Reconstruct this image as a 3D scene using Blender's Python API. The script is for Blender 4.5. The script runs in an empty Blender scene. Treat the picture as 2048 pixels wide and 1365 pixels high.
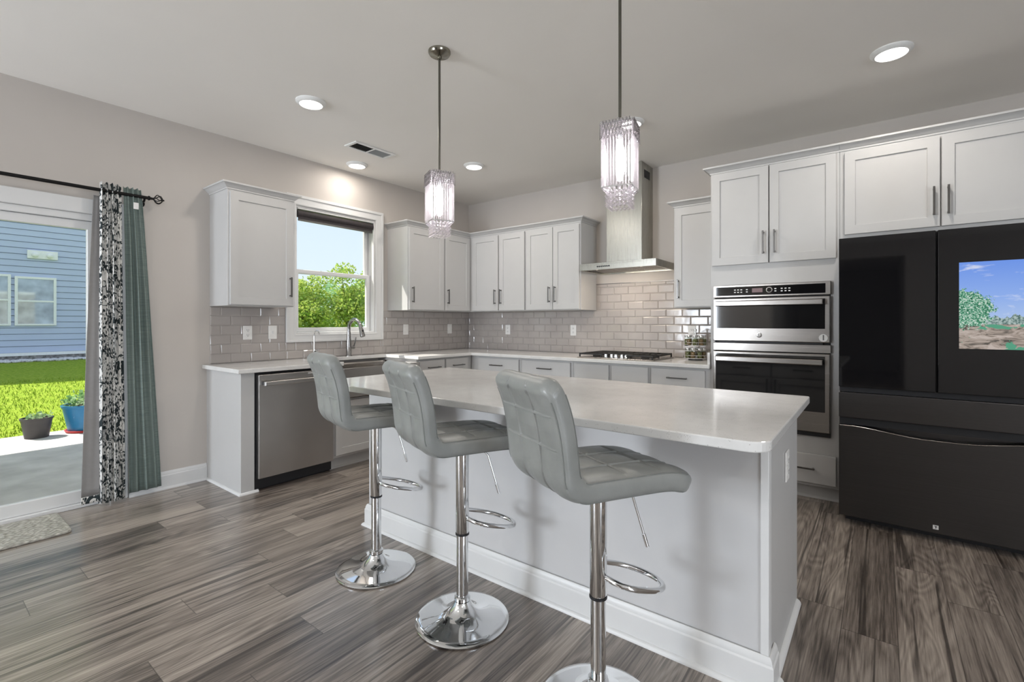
import bpy, bmesh, math, random
from mathutils import Vector, Matrix
random.seed(7)
C = bpy.context.scene.collection
SC = bpy.context.scene
PI = math.pi

# ------------------------------------------------------------------ camera
cam_d = bpy.data.cameras.new('camera')
cam = bpy.data.objects.new('camera', cam_d)
C.objects.link(cam)
cam.location = (4.2093, -4.52695, 1.233)
cam.rotation_euler = (PI / 2, 0, 0.658273)
cam_d.sensor_width = 36.0
cam_d.lens = 955.68 / 2048 * 36
cam_d.shift_y = -36.9 / 2048
cam_d.clip_start = 0.05
cam_d.clip_end = 300
SC.camera = cam

# ------------------------------------------------------------------ view, sky, sun
SC.view_settings.view_transform = 'Standard'
SC.view_settings.look = 'None'
SC.view_settings.gamma = 1.0
SC.view_settings.use_curve_mapping = False
SC.view_settings.exposure = 0.0
SKY_STRENGTH = 1.05
SUN_STRENGTH = 9.0
world = bpy.data.worlds.new('sky')
SC.world = world
world.use_nodes = True
wn = world.node_tree
bg = wn.nodes['Background']
tcw = wn.nodes.new('ShaderNodeTexCoord')
sepw = wn.nodes.new('ShaderNodeSeparateXYZ')
wn.links.new(tcw.outputs['Generated'], sepw.inputs[0])
rampw = wn.nodes.new('ShaderNodeValToRGB')
el = rampw.color_ramp.elements
el[0].position = 0.0; el[0].color = (0.82, 0.93, 1.0, 1)
el[1].position = 0.75; el[1].color = (0.62, 0.76, 1.0, 1)
for pos, colr in ((0.10, (0.77, 0.91, 1.0, 1)), (0.30, (0.68, 0.84, 1.0, 1))):
    e = el.new(pos); e.color = colr
wn.links.new(sepw.outputs[2], rampw.inputs[0])
wn.links.new(rampw.outputs[0], bg.inputs[0])
bg.inputs[1].default_value = SKY_STRENGTH

sun_d = bpy.data.lights.new('sun', 'SUN')
sun_d.energy = SUN_STRENGTH
sun_d.angle = math.radians(0.6)
sun_d.color = (1.0, 0.96, 0.88)
sun = bpy.data.objects.new('sun', sun_d)
C.objects.link(sun)
SUN_DIR = Vector((0.60, 0.43, -1.0)).normalized()
sun.rotation_euler = SUN_DIR.to_track_quat('-Z', 'Y').to_euler()

def area_light(name, loc, direction, sx, sy, power, color, shape='RECTANGLE', spread=None):
    d = bpy.data.lights.new(name, 'AREA')
    d.shape = shape
    d.size = sx
    if shape in ('RECTANGLE', 'ELLIPSE'):
        d.size_y = sy
    d.energy = power
    d.color = color
    if spread is not None:
        d.spread = spread
    o = bpy.data.objects.new(name, d)
    C.objects.link(o)
    o.location = loc
    o.rotation_euler = Vector(direction).to_track_quat('-Z', 'Y').to_euler()
    return o

LAMP_W = 7.5            # each recessed ceiling lamp
LAMP_COL = (1.0, 0.93, 0.85)
CEIL = 2.743
# added daylight fill at two unseen windows behind and right of the camera
DAY_COL = (0.84, 0.91, 1.0)
area_light('added_daylight_back', (0.62, -8.66, 1.40), (0.12, 1, 0.26), 1.05, 1.7, 200.0, DAY_COL)
area_light('added_daylight_side', (8.66, -5.7, 1.30), (-1, 0, 0.20), 1.7, 1.95, 140.0, DAY_COL)

# ------------------------------------------------------------------ materials
def new_mat(name):
    m = bpy.data.materials.new(name)
    m.use_nodes = True
    nt = m.node_tree
    return m, nt, nt.nodes['Principled BSDF']

def setp(b, color=None, rough=None, metal=None, spec=None, **kw):
    if color is not None:
        b.inputs['Base Color'].default_value = (*color, 1)
    if rough is not None:
        b.inputs['Roughness'].default_value = rough
    if metal is not None:
        b.inputs['Metallic'].default_value = metal
    if spec is not None:
        b.inputs['Specular IOR Level'].default_value = spec
    for k, v in kw.items():
        b.inputs[k].default_value = v

class N:
    """small node helper"""
    def __init__(self, nt):
        self.nt = nt
    def add(self, t, **kw):
        n = self.nt.nodes.new(t)
        for k, v in kw.items():
            setattr(n, k, v)
        return n
    def link(self, a, b):
        self.nt.links.new(a, b)
    def val(self, sock, v):
        if isinstance(v, (int, float)):
            sock.default_value = v
        elif isinstance(v, (tuple, list)):
            sock.default_value = v
        else:
            self.nt.links.new(v, sock)
    def math(self, op, a, b=0.0, c=0.0):
        n = self.add('ShaderNodeMath', operation=op)
        self.val(n.inputs[0], a)
        self.val(n.inputs[1], b)
        self.val(n.inputs[2], c)
        return n.outputs[0]
    def coords(self):
        t = self.add('ShaderNodeTexCoord')
        return t.outputs['Object']
    def sep(self, v):
        s = self.add('ShaderNodeSeparateXYZ')
        self.link(v, s.inputs[0])
        return s.outputs
    def comb(self, x, y, z):
        s = self.add('ShaderNodeCombineXYZ')
        self.val(s.inputs[0], x); self.val(s.inputs[1], y); self.val(s.inputs[2], z)
        return s.outputs[0]
    def scale(self, v, sx, sy, sz):
        m = self.add('ShaderNodeMapping')
        self.link(v, m.inputs[0])
        m.inputs['Scale'].default_value = (sx, sy, sz)
        return m.outputs[0]
    def noise(self, v, scale, detail=3, rough=0.5, dist=0.0):
        n = self.add('ShaderNodeTexNoise')
        if v is not None:
            self.link(v, n.inputs['Vector'])
        n.inputs['Scale'].default_value = scale
        n.inputs['Detail'].default_value = detail
        n.inputs['Roughness'].default_value = rough
        n.inputs['Distortion'].default_value = dist
        return n.outputs[0]
    def voronoi(self, v, scale, feature='F1', out='Distance'):
        n = self.add('ShaderNodeTexVoronoi', feature=feature)
        if v is not None:
            self.link(v, n.inputs['Vector'])
        n.inputs['Scale'].default_value = scale
        return n.outputs[out]
    def white(self, v):
        n = self.add('ShaderNodeTexWhiteNoise', noise_dimensions='3D')
        self.link(v, n.inputs['Vector'])
        return n.outputs['Value']
    def ramp(self, fac, stops, interp='LINEAR'):
        n = self.add('ShaderNodeValToRGB')
        n.color_ramp.interpolation = interp
        el = n.color_ramp.elements
        while len(el) > 1:
            el.remove(el[-1])
        el[0].position = stops[0][0]
        el[0].color = (*stops[0][1], 1)
        for p, c in stops[1:]:
            e = el.new(p)
            e.color = (*c, 1)
        self.val(n.inputs[0], fac)
        return n.outputs[0]
    def mix(self, fac, a, b, blend='MIX'):
        n = self.add('ShaderNodeMix', data_type='RGBA', blend_type=blend)
        self.val(n.inputs['Factor'], fac)
        for s, v in ((n.inputs['A'], a), (n.inputs['B'], b)):
            if isinstance(v, tuple) and len(v) == 3:
                v = (*v, 1)
            for sock in ([x for x in n.inputs if x.name == s.name and x.type == 'RGBA']):
                self.val(sock, v)
        return [o for o in n.outputs if o.type == 'RGBA'][0]
    def bump(self, h, strength=0.2, dist=0.01):
        n = self.add('ShaderNodeBump')
        n.inputs['Strength'].default_value = strength
        n.inputs['Distance'].default_value = dist
        self.link(h, n.inputs['Height'])
        return n.outputs[0]

def simple(name, color, rough=0.5, metal=0.0, spec=0.5, noise_amt=0.04, noise_scale=30, bump=0.0, bscale=200, **kw):
    m, nt, b = new_mat(name)
    setp(b, color, rough, metal, spec, **kw)
    n = N(nt)
    v = n.coords()
    f = n.noise(v, noise_scale, 3)
    lo = tuple(max(0, c * (1 - noise_amt)) for c in color)
    hi = tuple(min(1, c * (1 + noise_amt)) for c in color)
    n.link(n.ramp(f, [(0.3, lo), (0.7, hi)]), b.inputs['Base Color'])
    if bump:
        n.link(n.bump(n.noise(v, bscale, 2), bump, 0.002), b.inputs['Normal'])
    return m

def brushed(name, color, rough=0.3, sx=4, sy=4, sz=400, amt=0.12):
    m, nt, b = new_mat(name)
    setp(b, color, rough, 1.0)
    n = N(nt)
    v = n.scale(n.coords(), sx, sy, sz)
    f = n.noise(v, 1.0, 3)
    n.link(n.ramp(f, [(0.3, tuple(c * (1 - amt) for c in color)), (0.7, tuple(min(1, c * (1 + amt)) for c in color))]), b.inputs['Base Color'])
    n.link(n.math('MULTIPLY_ADD', f, 0.12, rough - 0.06), b.inputs['Roughness'])
    n.link(n.bump(f, 0.03, 0.001), b.inputs['Normal'])
    return m

M = {}
M['wall'] = simple('greige_wall_paint', (0.55, 0.51, 0.472), 0.75, 0, 0.25, 0.015, 3, 0.08, 260)
M['ceiling'] = simple('ceiling_paint', (0.86, 0.83, 0.785), 0.9, 0, 0.1, 0.01, 2, 0.1, 160)
M['trim'] = simple('white_trim_paint', (0.70, 0.70, 0.695), 0.35, 0, 0.5, 0.01, 10)
M['cabinet'] = simple('white_cabinet_paint', (0.525, 0.52, 0.512), 0.38, 0, 0.45, 0.012, 8)
M['island_paint'] = simple('island_white_paint', (0.58, 0.575, 0.575), 0.42, 0, 0.4, 0.012, 6)
M['dark_inside'] = simple('dark_cavity', (0.01, 0.01, 0.012), 0.6)
M['chrome'] = simple('chrome', (0.78, 0.79, 0.80), 0.05, 1.0, 0.5, 0.01)
M['stem'] = brushed('dark_nickel_stem', (0.15, 0.145, 0.125), 0.3, 60, 60, 60, 0.05)
M['canopy'] = brushed('nickel_canopy', (0.30, 0.285, 0.24), 0.2, 60, 60, 60, 0.05)
M['nickel'] = brushed('brushed_nickel', (0.31, 0.305, 0.30), 0.26, 60, 60, 60, 0.05)
M['handle'] = simple('dark_nickel_handle', (0.16, 0.155, 0.15), 0.3, 1.0, 0.5, 0.05)
M['black_handle'] = simple('black_handle', (0.03, 0.03, 0.032), 0.35, 0.6)
M['steel'] = brushed('stainless_steel', (0.52, 0.505, 0.49), 0.30, 500, 3, 3, 0.06)
M['steel_x'] = brushed('stainless_steel_horizontal', (0.43, 0.405, 0.38), 0.25, 3, 3, 500, 0.06)
M['steel_hood'] = brushed('stainless_hood', (0.42, 0.415, 0.38), 0.28, 700, 700, 4, 0.05)
M['black_glass'] = simple('black_glass', (0.006, 0.006, 0.007), 0.04, 0, 0.5, 0.0)
M['oven_glass'] = simple('oven_glass', (0.008, 0.0085, 0.010), 0.05, 0, 1.0, 0.0)
M['black_steel'] = brushed('black_stainless', (0.085, 0.082, 0.082), 0.33, 3, 3, 500, 0.06)
M['black_plastic'] = simple('black_plastic', (0.012, 0.012, 0.014), 0.45)
M['cast_iron'] = simple('cast_iron', (0.022, 0.021, 0.020), 0.55, 0.2, 0.5, 0.2, 60, 0.15, 400)
M['white_plastic'] = simple('white_plastic', (0.82, 0.81, 0.79), 0.35)
M['rod_black'] = simple('black_curtain_rod', (0.015, 0.014, 0.014), 0.4, 0.7)
M['blind'] = simple('dark_blind_fabric', (0.045, 0.038, 0.040), 0.7, 0, 0.3, 0.15, 90)
M['leather_thread'] = simple('grey_piping', (0.20, 0.21, 0.20), 0.4)
M['lamp_trim'] = simple('lamp_trim_white', (0.80, 0.80, 0.78), 0.4)
M['spice'] = simple('ground_spice', (0.20, 0.13, 0.06), 0.8, 0, 0.3, 0.5, 80)
M['spice_green'] = simple('dried_herbs', (0.13, 0.14, 0.05), 0.8, 0, 0.3, 0.5, 120)

def emit_mat(name, color, strength):
    m, nt, b = new_mat(name)
    nt.nodes.remove(b)
    e = nt.nodes.new('ShaderNodeEmission')
    e.inputs[0].default_value = (*color, 1)
    e.inputs[1].default_value = strength
    nt.links.new(e.outputs[0], nt.nodes['Material Output'].inputs[0])
    return m
M['lens'] = emit_mat('lamp_lens', (1.0, 0.98, 0.95), 6.0)
M['bulb'] = emit_mat('bulb', (1.0, 0.955, 0.97), 20.0)
M['hood_lamp'] = emit_mat('hood_lamp', (1.0, 0.9, 0.75), 5.0)

def glass_pane(name, tint=(1, 1, 1), refl=0.06):
    m, nt, b = new_mat(name)
    nt.nodes.remove(b)
    n = N(nt)
    t = n.add('ShaderNodeBsdfTransparent'); t.inputs[0].default_value = (*tint, 1)
    g = n.add('ShaderNodeBsdfGlossy'); g.inputs['Roughness'].default_value = 0.01
    fr = n.add('ShaderNodeFresnel'); fr.inputs[0].default_value = 1.35
    mx = n.add('ShaderNodeMixShader')
    geo = n.add('ShaderNodeNewGeometry')
    front = n.math('SUBTRACT', 1.0, geo.outputs['Backfacing'])
    n.link(n.math('MULTIPLY', n.math('MULTIPLY', fr.outputs[0], refl / 0.06), front), mx.inputs[0])
    n.link(t.outputs[0], mx.inputs[1]); n.link(g.outputs[0], mx.inputs[2])
    n.link(mx.outputs[0], nt.nodes['Material Output'].inputs[0])
    return m
M['pane'] = glass_pane('window_glass')
M['jar_glass'] = glass_pane('jar_glass', (0.93, 0.95, 0.93), 0.12)

def crystal_mat():
    m, nt, b = new_mat('crystal')
    nt.nodes.remove(b)
    n = N(nt)
    g = n.add('ShaderNodeBsdfGlossy'); g.inputs['Roughness'].default_value = 0.06
    g.inputs[0].default_value = (0.95, 0.93, 0.95, 1)
    t = n.add('ShaderNodeBsdfTransparent'); t.inputs[0].default_value = (0.965, 0.955, 0.965, 1)
    tl = n.add('ShaderNodeBsdfTranslucent'); tl.inputs[0].default_value = (0.98, 0.955, 0.975, 1)
    fr = n.add('ShaderNodeLayerWeight'); fr.inputs[0].default_value = 0.45
    m1 = n.add('ShaderNodeMixShader'); m1.inputs[0].default_value = 0.26
    n.link(t.outputs[0], m1.inputs[1]); n.link(tl.outputs[0], m1.inputs[2])
    m2 = n.add('ShaderNodeMixShader')
    n.link(fr.outputs['Facing'], m2.inputs[0])
    n.link(m1.outputs[0], m2.inputs[1]); n.link(g.outputs[0], m2.inputs[2])
    n.link(m2.outputs[0], nt.nodes['Material Output'].inputs[0])
    return m
M['crystal'] = crystal_mat()

def floor_mat():
    m, nt, b = new_mat('vinyl_plank_floor')
    n = N(nt)
    x, y, z = n.sep(n.coords())
    PW, PL = 0.18, 1.22
    xs = n.math('MULTIPLY_ADD', x, 1 / PW, -4.08 / PW + 100)
    row = n.math('FLOOR', xs)
    fx = n.math('FRACT', xs)
    off = n.white(n.comb(row, 3.7, 1.3))
    ys = n.math('ADD', n.math('MULTIPLY', y, 1 / PL), n.math('MULTIPLY', off, 7.0))
    ys = n.math('ADD', ys, 50)
    col = n.math('FLOOR', ys)
    fy = n.math('FRACT', ys)
    rnd = n.white(n.comb(row, col, 0.5))
    rnd2 = n.white(n.comb(row, col, 8.5))
    # grain coordinates, shifted per plank
    gx = n.math('ADD', x, n.math('MULTIPLY', rnd, 37.0))
    gy = n.math('ADD', y, n.math('MULTIPLY', rnd2, 53.0))
    gv = n.comb(gx, gy, n.math('MULTIPLY', rnd, 11.0))
    broad = n.noise(n.scale(gv, 9.0, 0.9, 1.0), 1.0, 3, 0.6, 0.5)
    fine = n.noise(n.scale(gv, 150.0, 4.5, 1.0), 1.0, 4, 0.65, 0.25)
    mid = n.noise(n.scale(gv, 46.0, 1.7, 1.0), 1.0, 3, 0.6, 0.5)
    # cathedral figure on some planks
    rings_in = n.noise(n.scale(gv, 5.0, 0.75, 1.0), 1.0, 2, 0.5, 0.5)
    rings = n.math('FRACT', n.math('MULTIPLY', rings_in, 17.0))
    rings = n.math('ABSOLUTE', n.math('MULTIPLY_ADD', rings, 2.0, -1.0))
    rings = n.math('MULTIPLY', n.math('SUBTRACT', rings, 0.5), n.math('GREATER_THAN', rnd2, 0.45))
    g = n.math('ADD', n.math('MULTIPLY', broad, 0.42), n.math('MULTIPLY', fine, 0.46))
    g = n.math('ADD', g, n.math('MULTIPLY', mid, 0.34))
    g = n.math('ADD', g, n.math('MULTIPLY', rings, 0.10))
    g = n.math('ADD', g, n.math('MULTIPLY_ADD', rnd, 0.20, -0.20))
    col_r = n.ramp(g, [(0.30, (0.040, 0.031, 0.026)), (0.42, (0.140, 0.115, 0.097)), (0.53, (0.255, 0.215, 0.183)),
                       (0.65, (0.385, 0.33, 0.283)), (0.82, (0.58, 0.51, 0.43))])
    # dark open cracks along the grain
    crack = n.noise(n.scale(gv, 30.0, 0.8, 1.0), 1.0, 2, 0.5, 0.8)
    ck = n.math('MULTIPLY', n.ramp(crack, [(0.59, (0, 0, 0)), (0.68, (1, 1, 1))]), 0.8)
    col_k = n.mix(ck, col_r, (0.022, 0.016, 0.013))
    # bevelled seams
    ex = n.math('MINIMUM', fx, n.math('SUBTRACT', 1.0, fx))
    ey = n.math('MINIMUM', fy, n.math('SUBTRACT', 1.0, fy))
    seam = n.math('MAXIMUM', n.math('LESS_THAN', ex, 0.008), n.math('LESS_THAN', ey, 0.0013))
    colf = n.mix(n.math('MULTIPLY', seam, 0.65), col_k, (0.03, 0.024, 0.020))
    n.link(colf, b.inputs['Base Color'])
    rr = n.math('MULTIPLY_ADD', fine, 0.22, 0.24)
    n.link(rr, b.inputs['Roughness'])
    b.inputs['Specular IOR Level'].default_value = 0.6
    b.inputs['Coat Weight'].default_value = 0.7
    b.inputs['Coat Roughness'].default_value = 0.22
    h = n.math('SUBTRACT', n.math('MULTIPLY', fine, 0.6), n.math('MULTIPLY', seam, 1.0))
    n.link(n.bump(h, 0.22, 0.003), b.inputs['Normal'])
    return m
M['floor'] = floor_mat()

def quartz_mat():
    m, nt, b = new_mat('speckled_quartz')
    n = N(nt)
    v = n.coords()
    cloud = n.noise(v, 6.0, 4, 0.6)
    base = n.ramp(cloud, [(0.3, (0.68, 0.675, 0.66)), (0.7, (0.77, 0.765, 0.75))])
    sp = n.voronoi(v, 210.0)
    pick = n.white(n.scale(v, 60, 60, 60))
    speck = n.math('MULTIPLY', n.math('LESS_THAN', sp, 0.22), n.math('GREATER_THAN', n.noise(v, 45.0, 2), 0.56))
    c = n.mix(n.math('MULTIPLY', speck, 0.7), base, (0.33, 0.315, 0.295))
    fleck = n.math('MULTIPLY', n.math('LESS_THAN', n.voronoi(v, 90.0), 0.14), n.math('GREATER_THAN', n.noise(v, 17.0, 2), 0.58))
    c = n.mix(n.math('MULTIPLY', fleck, 0.5), c, (0.24, 0.225, 0.21))
    n.link(c, b.inputs['Base Color'])
    setp(b, None, 0.13, 0, 0.5)
    return m
M['quartz'] = quartz_mat()

def tile_mat():
    m, nt, b = new_mat('glossy_bevel_tile')
    n = N(nt)
    v = n.coords()
    f = n.noise(v, 5.0, 2)
    n.link(n.ramp(f, [(0.3, (0.40, 0.365, 0.345)), (0.7, (0.46, 0.425, 0.40))]), b.inputs['Base Color'])
    setp(b, None, 0.13, 0, 0.5)
    n.link(n.bump(n.noise(v, 14.0, 2), 0.12, 0.01), b.inputs['Normal'])
    return m
M['tile'] = tile_mat()
M['grout'] = simple('grout', (0.44, 0.41, 0.385), 0.9)

def leather_mat():
    m, nt, b = new_mat('grey_faux_leather')
    n = N(nt)
    v = n.coords()
    f = n.noise(v, 9.0, 3)
    n.link(n.ramp(f, [(0.3, (0.24, 0.25, 0.24)), (0.7, (0.30, 0.31, 0.30))]), b.inputs['Base Color'])
    setp(b, None, 0.33, 0, 0.5)
    h = n.math('ADD', n.voronoi(v, 420.0), n.math('MULTIPLY', n.noise(v, 22.0, 3), 1.6))
    n.link(n.bump(h, 0.10, 0.003), b.inputs['Normal'])
    return m
M['leather'] = leather_mat()

def curtain_mat():
    m, nt, b = new_mat('floral_curtain')
    n = N(nt)
    v = n.coords()
    va = n.scale(v, 1.0, 1.0, 0.62)
    d = n.noise(va, 26.0, 3, 0.6, 1.4)
    leaf = n.voronoi(n.scale(v, 1.0, 1.6, 0.75), 58.0)
    branch = n.math('LESS_THAN', n.math('ABSOLUTE', n.math('SUBTRACT', n.noise(va, 11.0, 2, 0.5, 1.0), 0.5)), 0.028)
    blob = n.math('MULTIPLY', n.math('LESS_THAN', leaf, 0.44), n.math('GREATER_THAN', d, 0.455))
    k = n.math('MAXIMUM', branch, blob)
    grey = n.math('MULTIPLY', n.math('GREATER_THAN', n.noise(va, 38.0, 3, 0.6, 0.8), 0.56), 0.45)
    c = n.mix(grey, (0.72, 0.71, 0.68), (0.26, 0.27, 0.27))
    c = n.mix(k, c, (0.030, 0.040, 0.043))
    n.link(c, b.inputs['Base Color'])
    setp(b, None, 0.8, 0, 0.2)
    return m
M['floral'] = curtain_mat()
M['lining'] = simple('grey_curtain_lining', (0.27, 0.262, 0.258), 0.85, 0, 0.2, 0.03, 50)

def sheer_mat():
    m, nt, b = new_mat('teal_slub_curtain')
    n = N(nt)
    v = n.coords()
    f = n.noise(n.scale(v, 10, 10, 330), 1.0, 3)
    n.link(n.ramp(f, [(0.35, (0.19, 0.245, 0.225)), (0.65, (0.30, 0.36, 0.335))]), b.inputs['Base Color'])
    setp(b, None, 0.7, 0, 0.3)
    tr = n.add('ShaderNodeBsdfTranslucent'); tr.inputs[0].default_value = (0.36, 0.42, 0.40, 1)
    mx = n.add('ShaderNodeMixShader'); mx.inputs[0].default_value = 0.25
    n.link(b.outputs[0], mx.inputs[1]); n.link(tr.outputs[0], mx.inputs[2])
    n.link(mx.outputs[0], nt.nodes['Material Output'].inputs[0])
    return m
M['sheer'] = sheer_mat()

def mat_mat():
    m, nt, b = new_mat('woven_doormat')
    n = N(nt)
    v = n.coords()
    f = n.voronoi(n.scale(v, 1.0, 0.55, 1), 75.0)
    n.link(n.ramp(f, [(0.1, (0.62, 0.60, 0.54)), (0.6, (0.36, 0.35, 0.31))]), b.inputs['Base Color'])
    setp(b, None, 0.95, 0, 0.1)
    n.link(n.bump(f, 0.9, 0.01), b.inputs['Normal'])
    return m
M['doormat'] = mat_mat()

def screen_mat():
    m, nt, b = new_mat('screen_picture')
    nt.nodes.remove(b)
    n = N(nt)
    v = n.coords()
    x, y, z = n.sep(v)
    # object space: x 0..0.46, z 0..0.47
    skyc = n.ramp(n.math('DIVIDE', z, 0.47), [(0.30, (0.42, 0.55, 0.80)), (0.6, (0.27, 0.42, 0.82)), (1.0, (0.16, 0.30, 0.78))])
    cl = n.ramp(n.noise(n.scale(v, 3.0, 1, 9.0), 2.2, 4, 0.6, 0.5), [(0.56, (0, 0, 0)), (0.70, (1, 1, 1))])
    c = n.mix(n.math('MULTIPLY', cl, 0.7), skyc, (0.75, 0.78, 0.88))
    ground = n.ramp(n.noise(n.scale(v, 9, 1, 30), 1.4, 4, 0.65, 1.0), [(0.36, (0.10, 0.09, 0.08)), (0.48, (0.36, 0.30, 0.26)), (0.62, (0.52, 0.45, 0.41))])
    gg = n.math('GREATER_THAN', n.noise(n.scale(v, 5, 1, 14), 1.6, 4, 0.6, 0.8), 0.60)
    ground = n.mix(gg, ground, (0.10, 0.34, 0.22))
    hor = n.math('LESS_THAN', z, 0.135)
    c = n.mix(hor, c, ground)
    # distant tree line
    tl = n.math('ADD', 0.13, n.math('MULTIPLY', n.noise(n.scale(v, 40, 1, 1), 1.0, 4), 0.09))
    far = n.math('MULTIPLY', n.math('LESS_THAN', z, tl), n.math('GREATER_THAN', z, 0.133))
    farc = n.ramp(n.noise(v, 90.0, 3), [(0.4, (0.09, 0.16, 0.15)), (0.6, (0.42, 0.52, 0.50))])
    c = n.mix(far, c, farc)
    # big tree at the left
    dx = n.math('DIVIDE', n.math('SUBTRACT', x, 0.02), 0.125)
    dz = n.math('DIVIDE', n.math('SUBTRACT', z, 0.215), 0.105)
    rr = n.math('SQRT', n.math('ADD', n.math('MULTIPLY', dx, dx), n.math('MULTIPLY', dz, dz)))
    rr = n.math('ADD', rr, n.math('MULTIPLY_ADD', n.noise(v, 45.0, 4, 0.7), 1.4, -0.7))
    tree = n.math('LESS_THAN', rr, 0.95)
    tc = n.ramp(n.noise(v, 130.0, 3, 0.7), [(0.38, (0.02, 0.09, 0.05)), (0.50, (0.10, 0.36, 0.22)), (0.60, (0.65, 0.72, 0.66))])
    c = n.mix(tree, c, tc)
    e = n.add('ShaderNodeEmission')
    n.link(c, e.inputs[0])
    e.inputs[1].default_value = 1.0
    n.link(e.outputs[0], nt.nodes['Material Output'].inputs[0])
    return m
M['screen'] = screen_mat()

M['siding'] = simple('blue_siding', (0.50, 0.56, 0.74), 0.6, 0, 0.3, 0.02, 2)
M['house_trim'] = simple('house_white_trim', (0.85, 0.85, 0.85), 0.5)
M['house_glass'] = simple('house_window_glass', (0.34, 0.40, 0.45), 0.04, 0.55, 1.0, 0.3, 3)
M['stone'] = simple('grey_stone', (0.22, 0.21, 0.21), 0.9, 0, 0.2, 0.6, 14, 0.6, 20)
M['rock'] = simple('white_rock', (0.62, 0.60, 0.60), 0.9, 0, 0.2, 0.3, 30)
M['concrete'] = simple('patio_concrete', (0.60, 0.57, 0.56), 0.85, 0, 0.2, 0.16, 3.5, 0.2, 60)
M['pot_blue'] = simple('blue_pot', (0.02, 0.20, 0.42), 0.35)
M['pot_black'] = simple('black_nursery_pot', (0.05, 0.045, 0.045), 0.5)
M['saucer'] = simple('red_saucer', (0.55, 0.05, 0.05), 0.5)
M['soil'] = simple('soil', (0.06, 0.04, 0.03), 0.95)
M['bark'] = simple('bark', (0.11, 0.085, 0.065), 0.9, 0, 0.2, 0.3, 20, 0.4, 60)

def leaf_mat(name, c1, c2, trans=0.4):
    m, nt, b = new_mat(name)
    n = N(nt)
    f = n.noise(n.coords(), 3.0, 3)
    c = n.ramp(f, [(0.35, c1), (0.65, c2)])
    n.link(c, b.inputs['Base Color'])
    setp(b, None, 0.55, 0, 0.3)
    tr = n.add('ShaderNodeBsdfTranslucent')
    n.link(c, tr.inputs[0])
    mx = n.add('ShaderNodeMixShader'); mx.inputs[0].default_value = trans
    n.link(b.outputs[0], mx.inputs[1]); n.link(tr.outputs[0], mx.inputs[2])
    n.link(mx.outputs[0], nt.nodes['Material Output'].inputs[0])
    return m
M['leaf'] = leaf_mat('tree_leaves', (0.26, 0.42, 0.07), (0.52, 0.58, 0.14))
M['leaf_b'] = leaf_mat('tree_leaves_blue_green', (0.22, 0.42, 0.20), (0.42, 0.58, 0.32))
M['leaf_pot'] = leaf_mat('herb_leaves', (0.20, 0.38, 0.14), (0.45, 0.55, 0.35))

def grass_mat():
    m, nt, b = new_mat('lawn_grass')
    n = N(nt)
    v = n.coords()
    f = n.noise(v, 16.0, 5, 0.7)
    big = n.noise(v, 1.4, 3)
    c = n.ramp(f, [(0.34, (0.13, 0.25, 0.012)), (0.52, (0.27, 0.40, 0.03)), (0.68, (0.50, 0.55, 0.10))])
    c2 = n.mix(n.math('MULTIPLY', big, 0.4), c, (0.36, 0.44, 0.04))
    n.link(c2, b.inputs['Base Color'])
    setp(b, None, 0.9, 0, 0.1)
    n.link(n.bump(f, 1.0, 0.05), b.inputs['Normal'])
    return m
M['grass'] = grass_mat()

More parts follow.
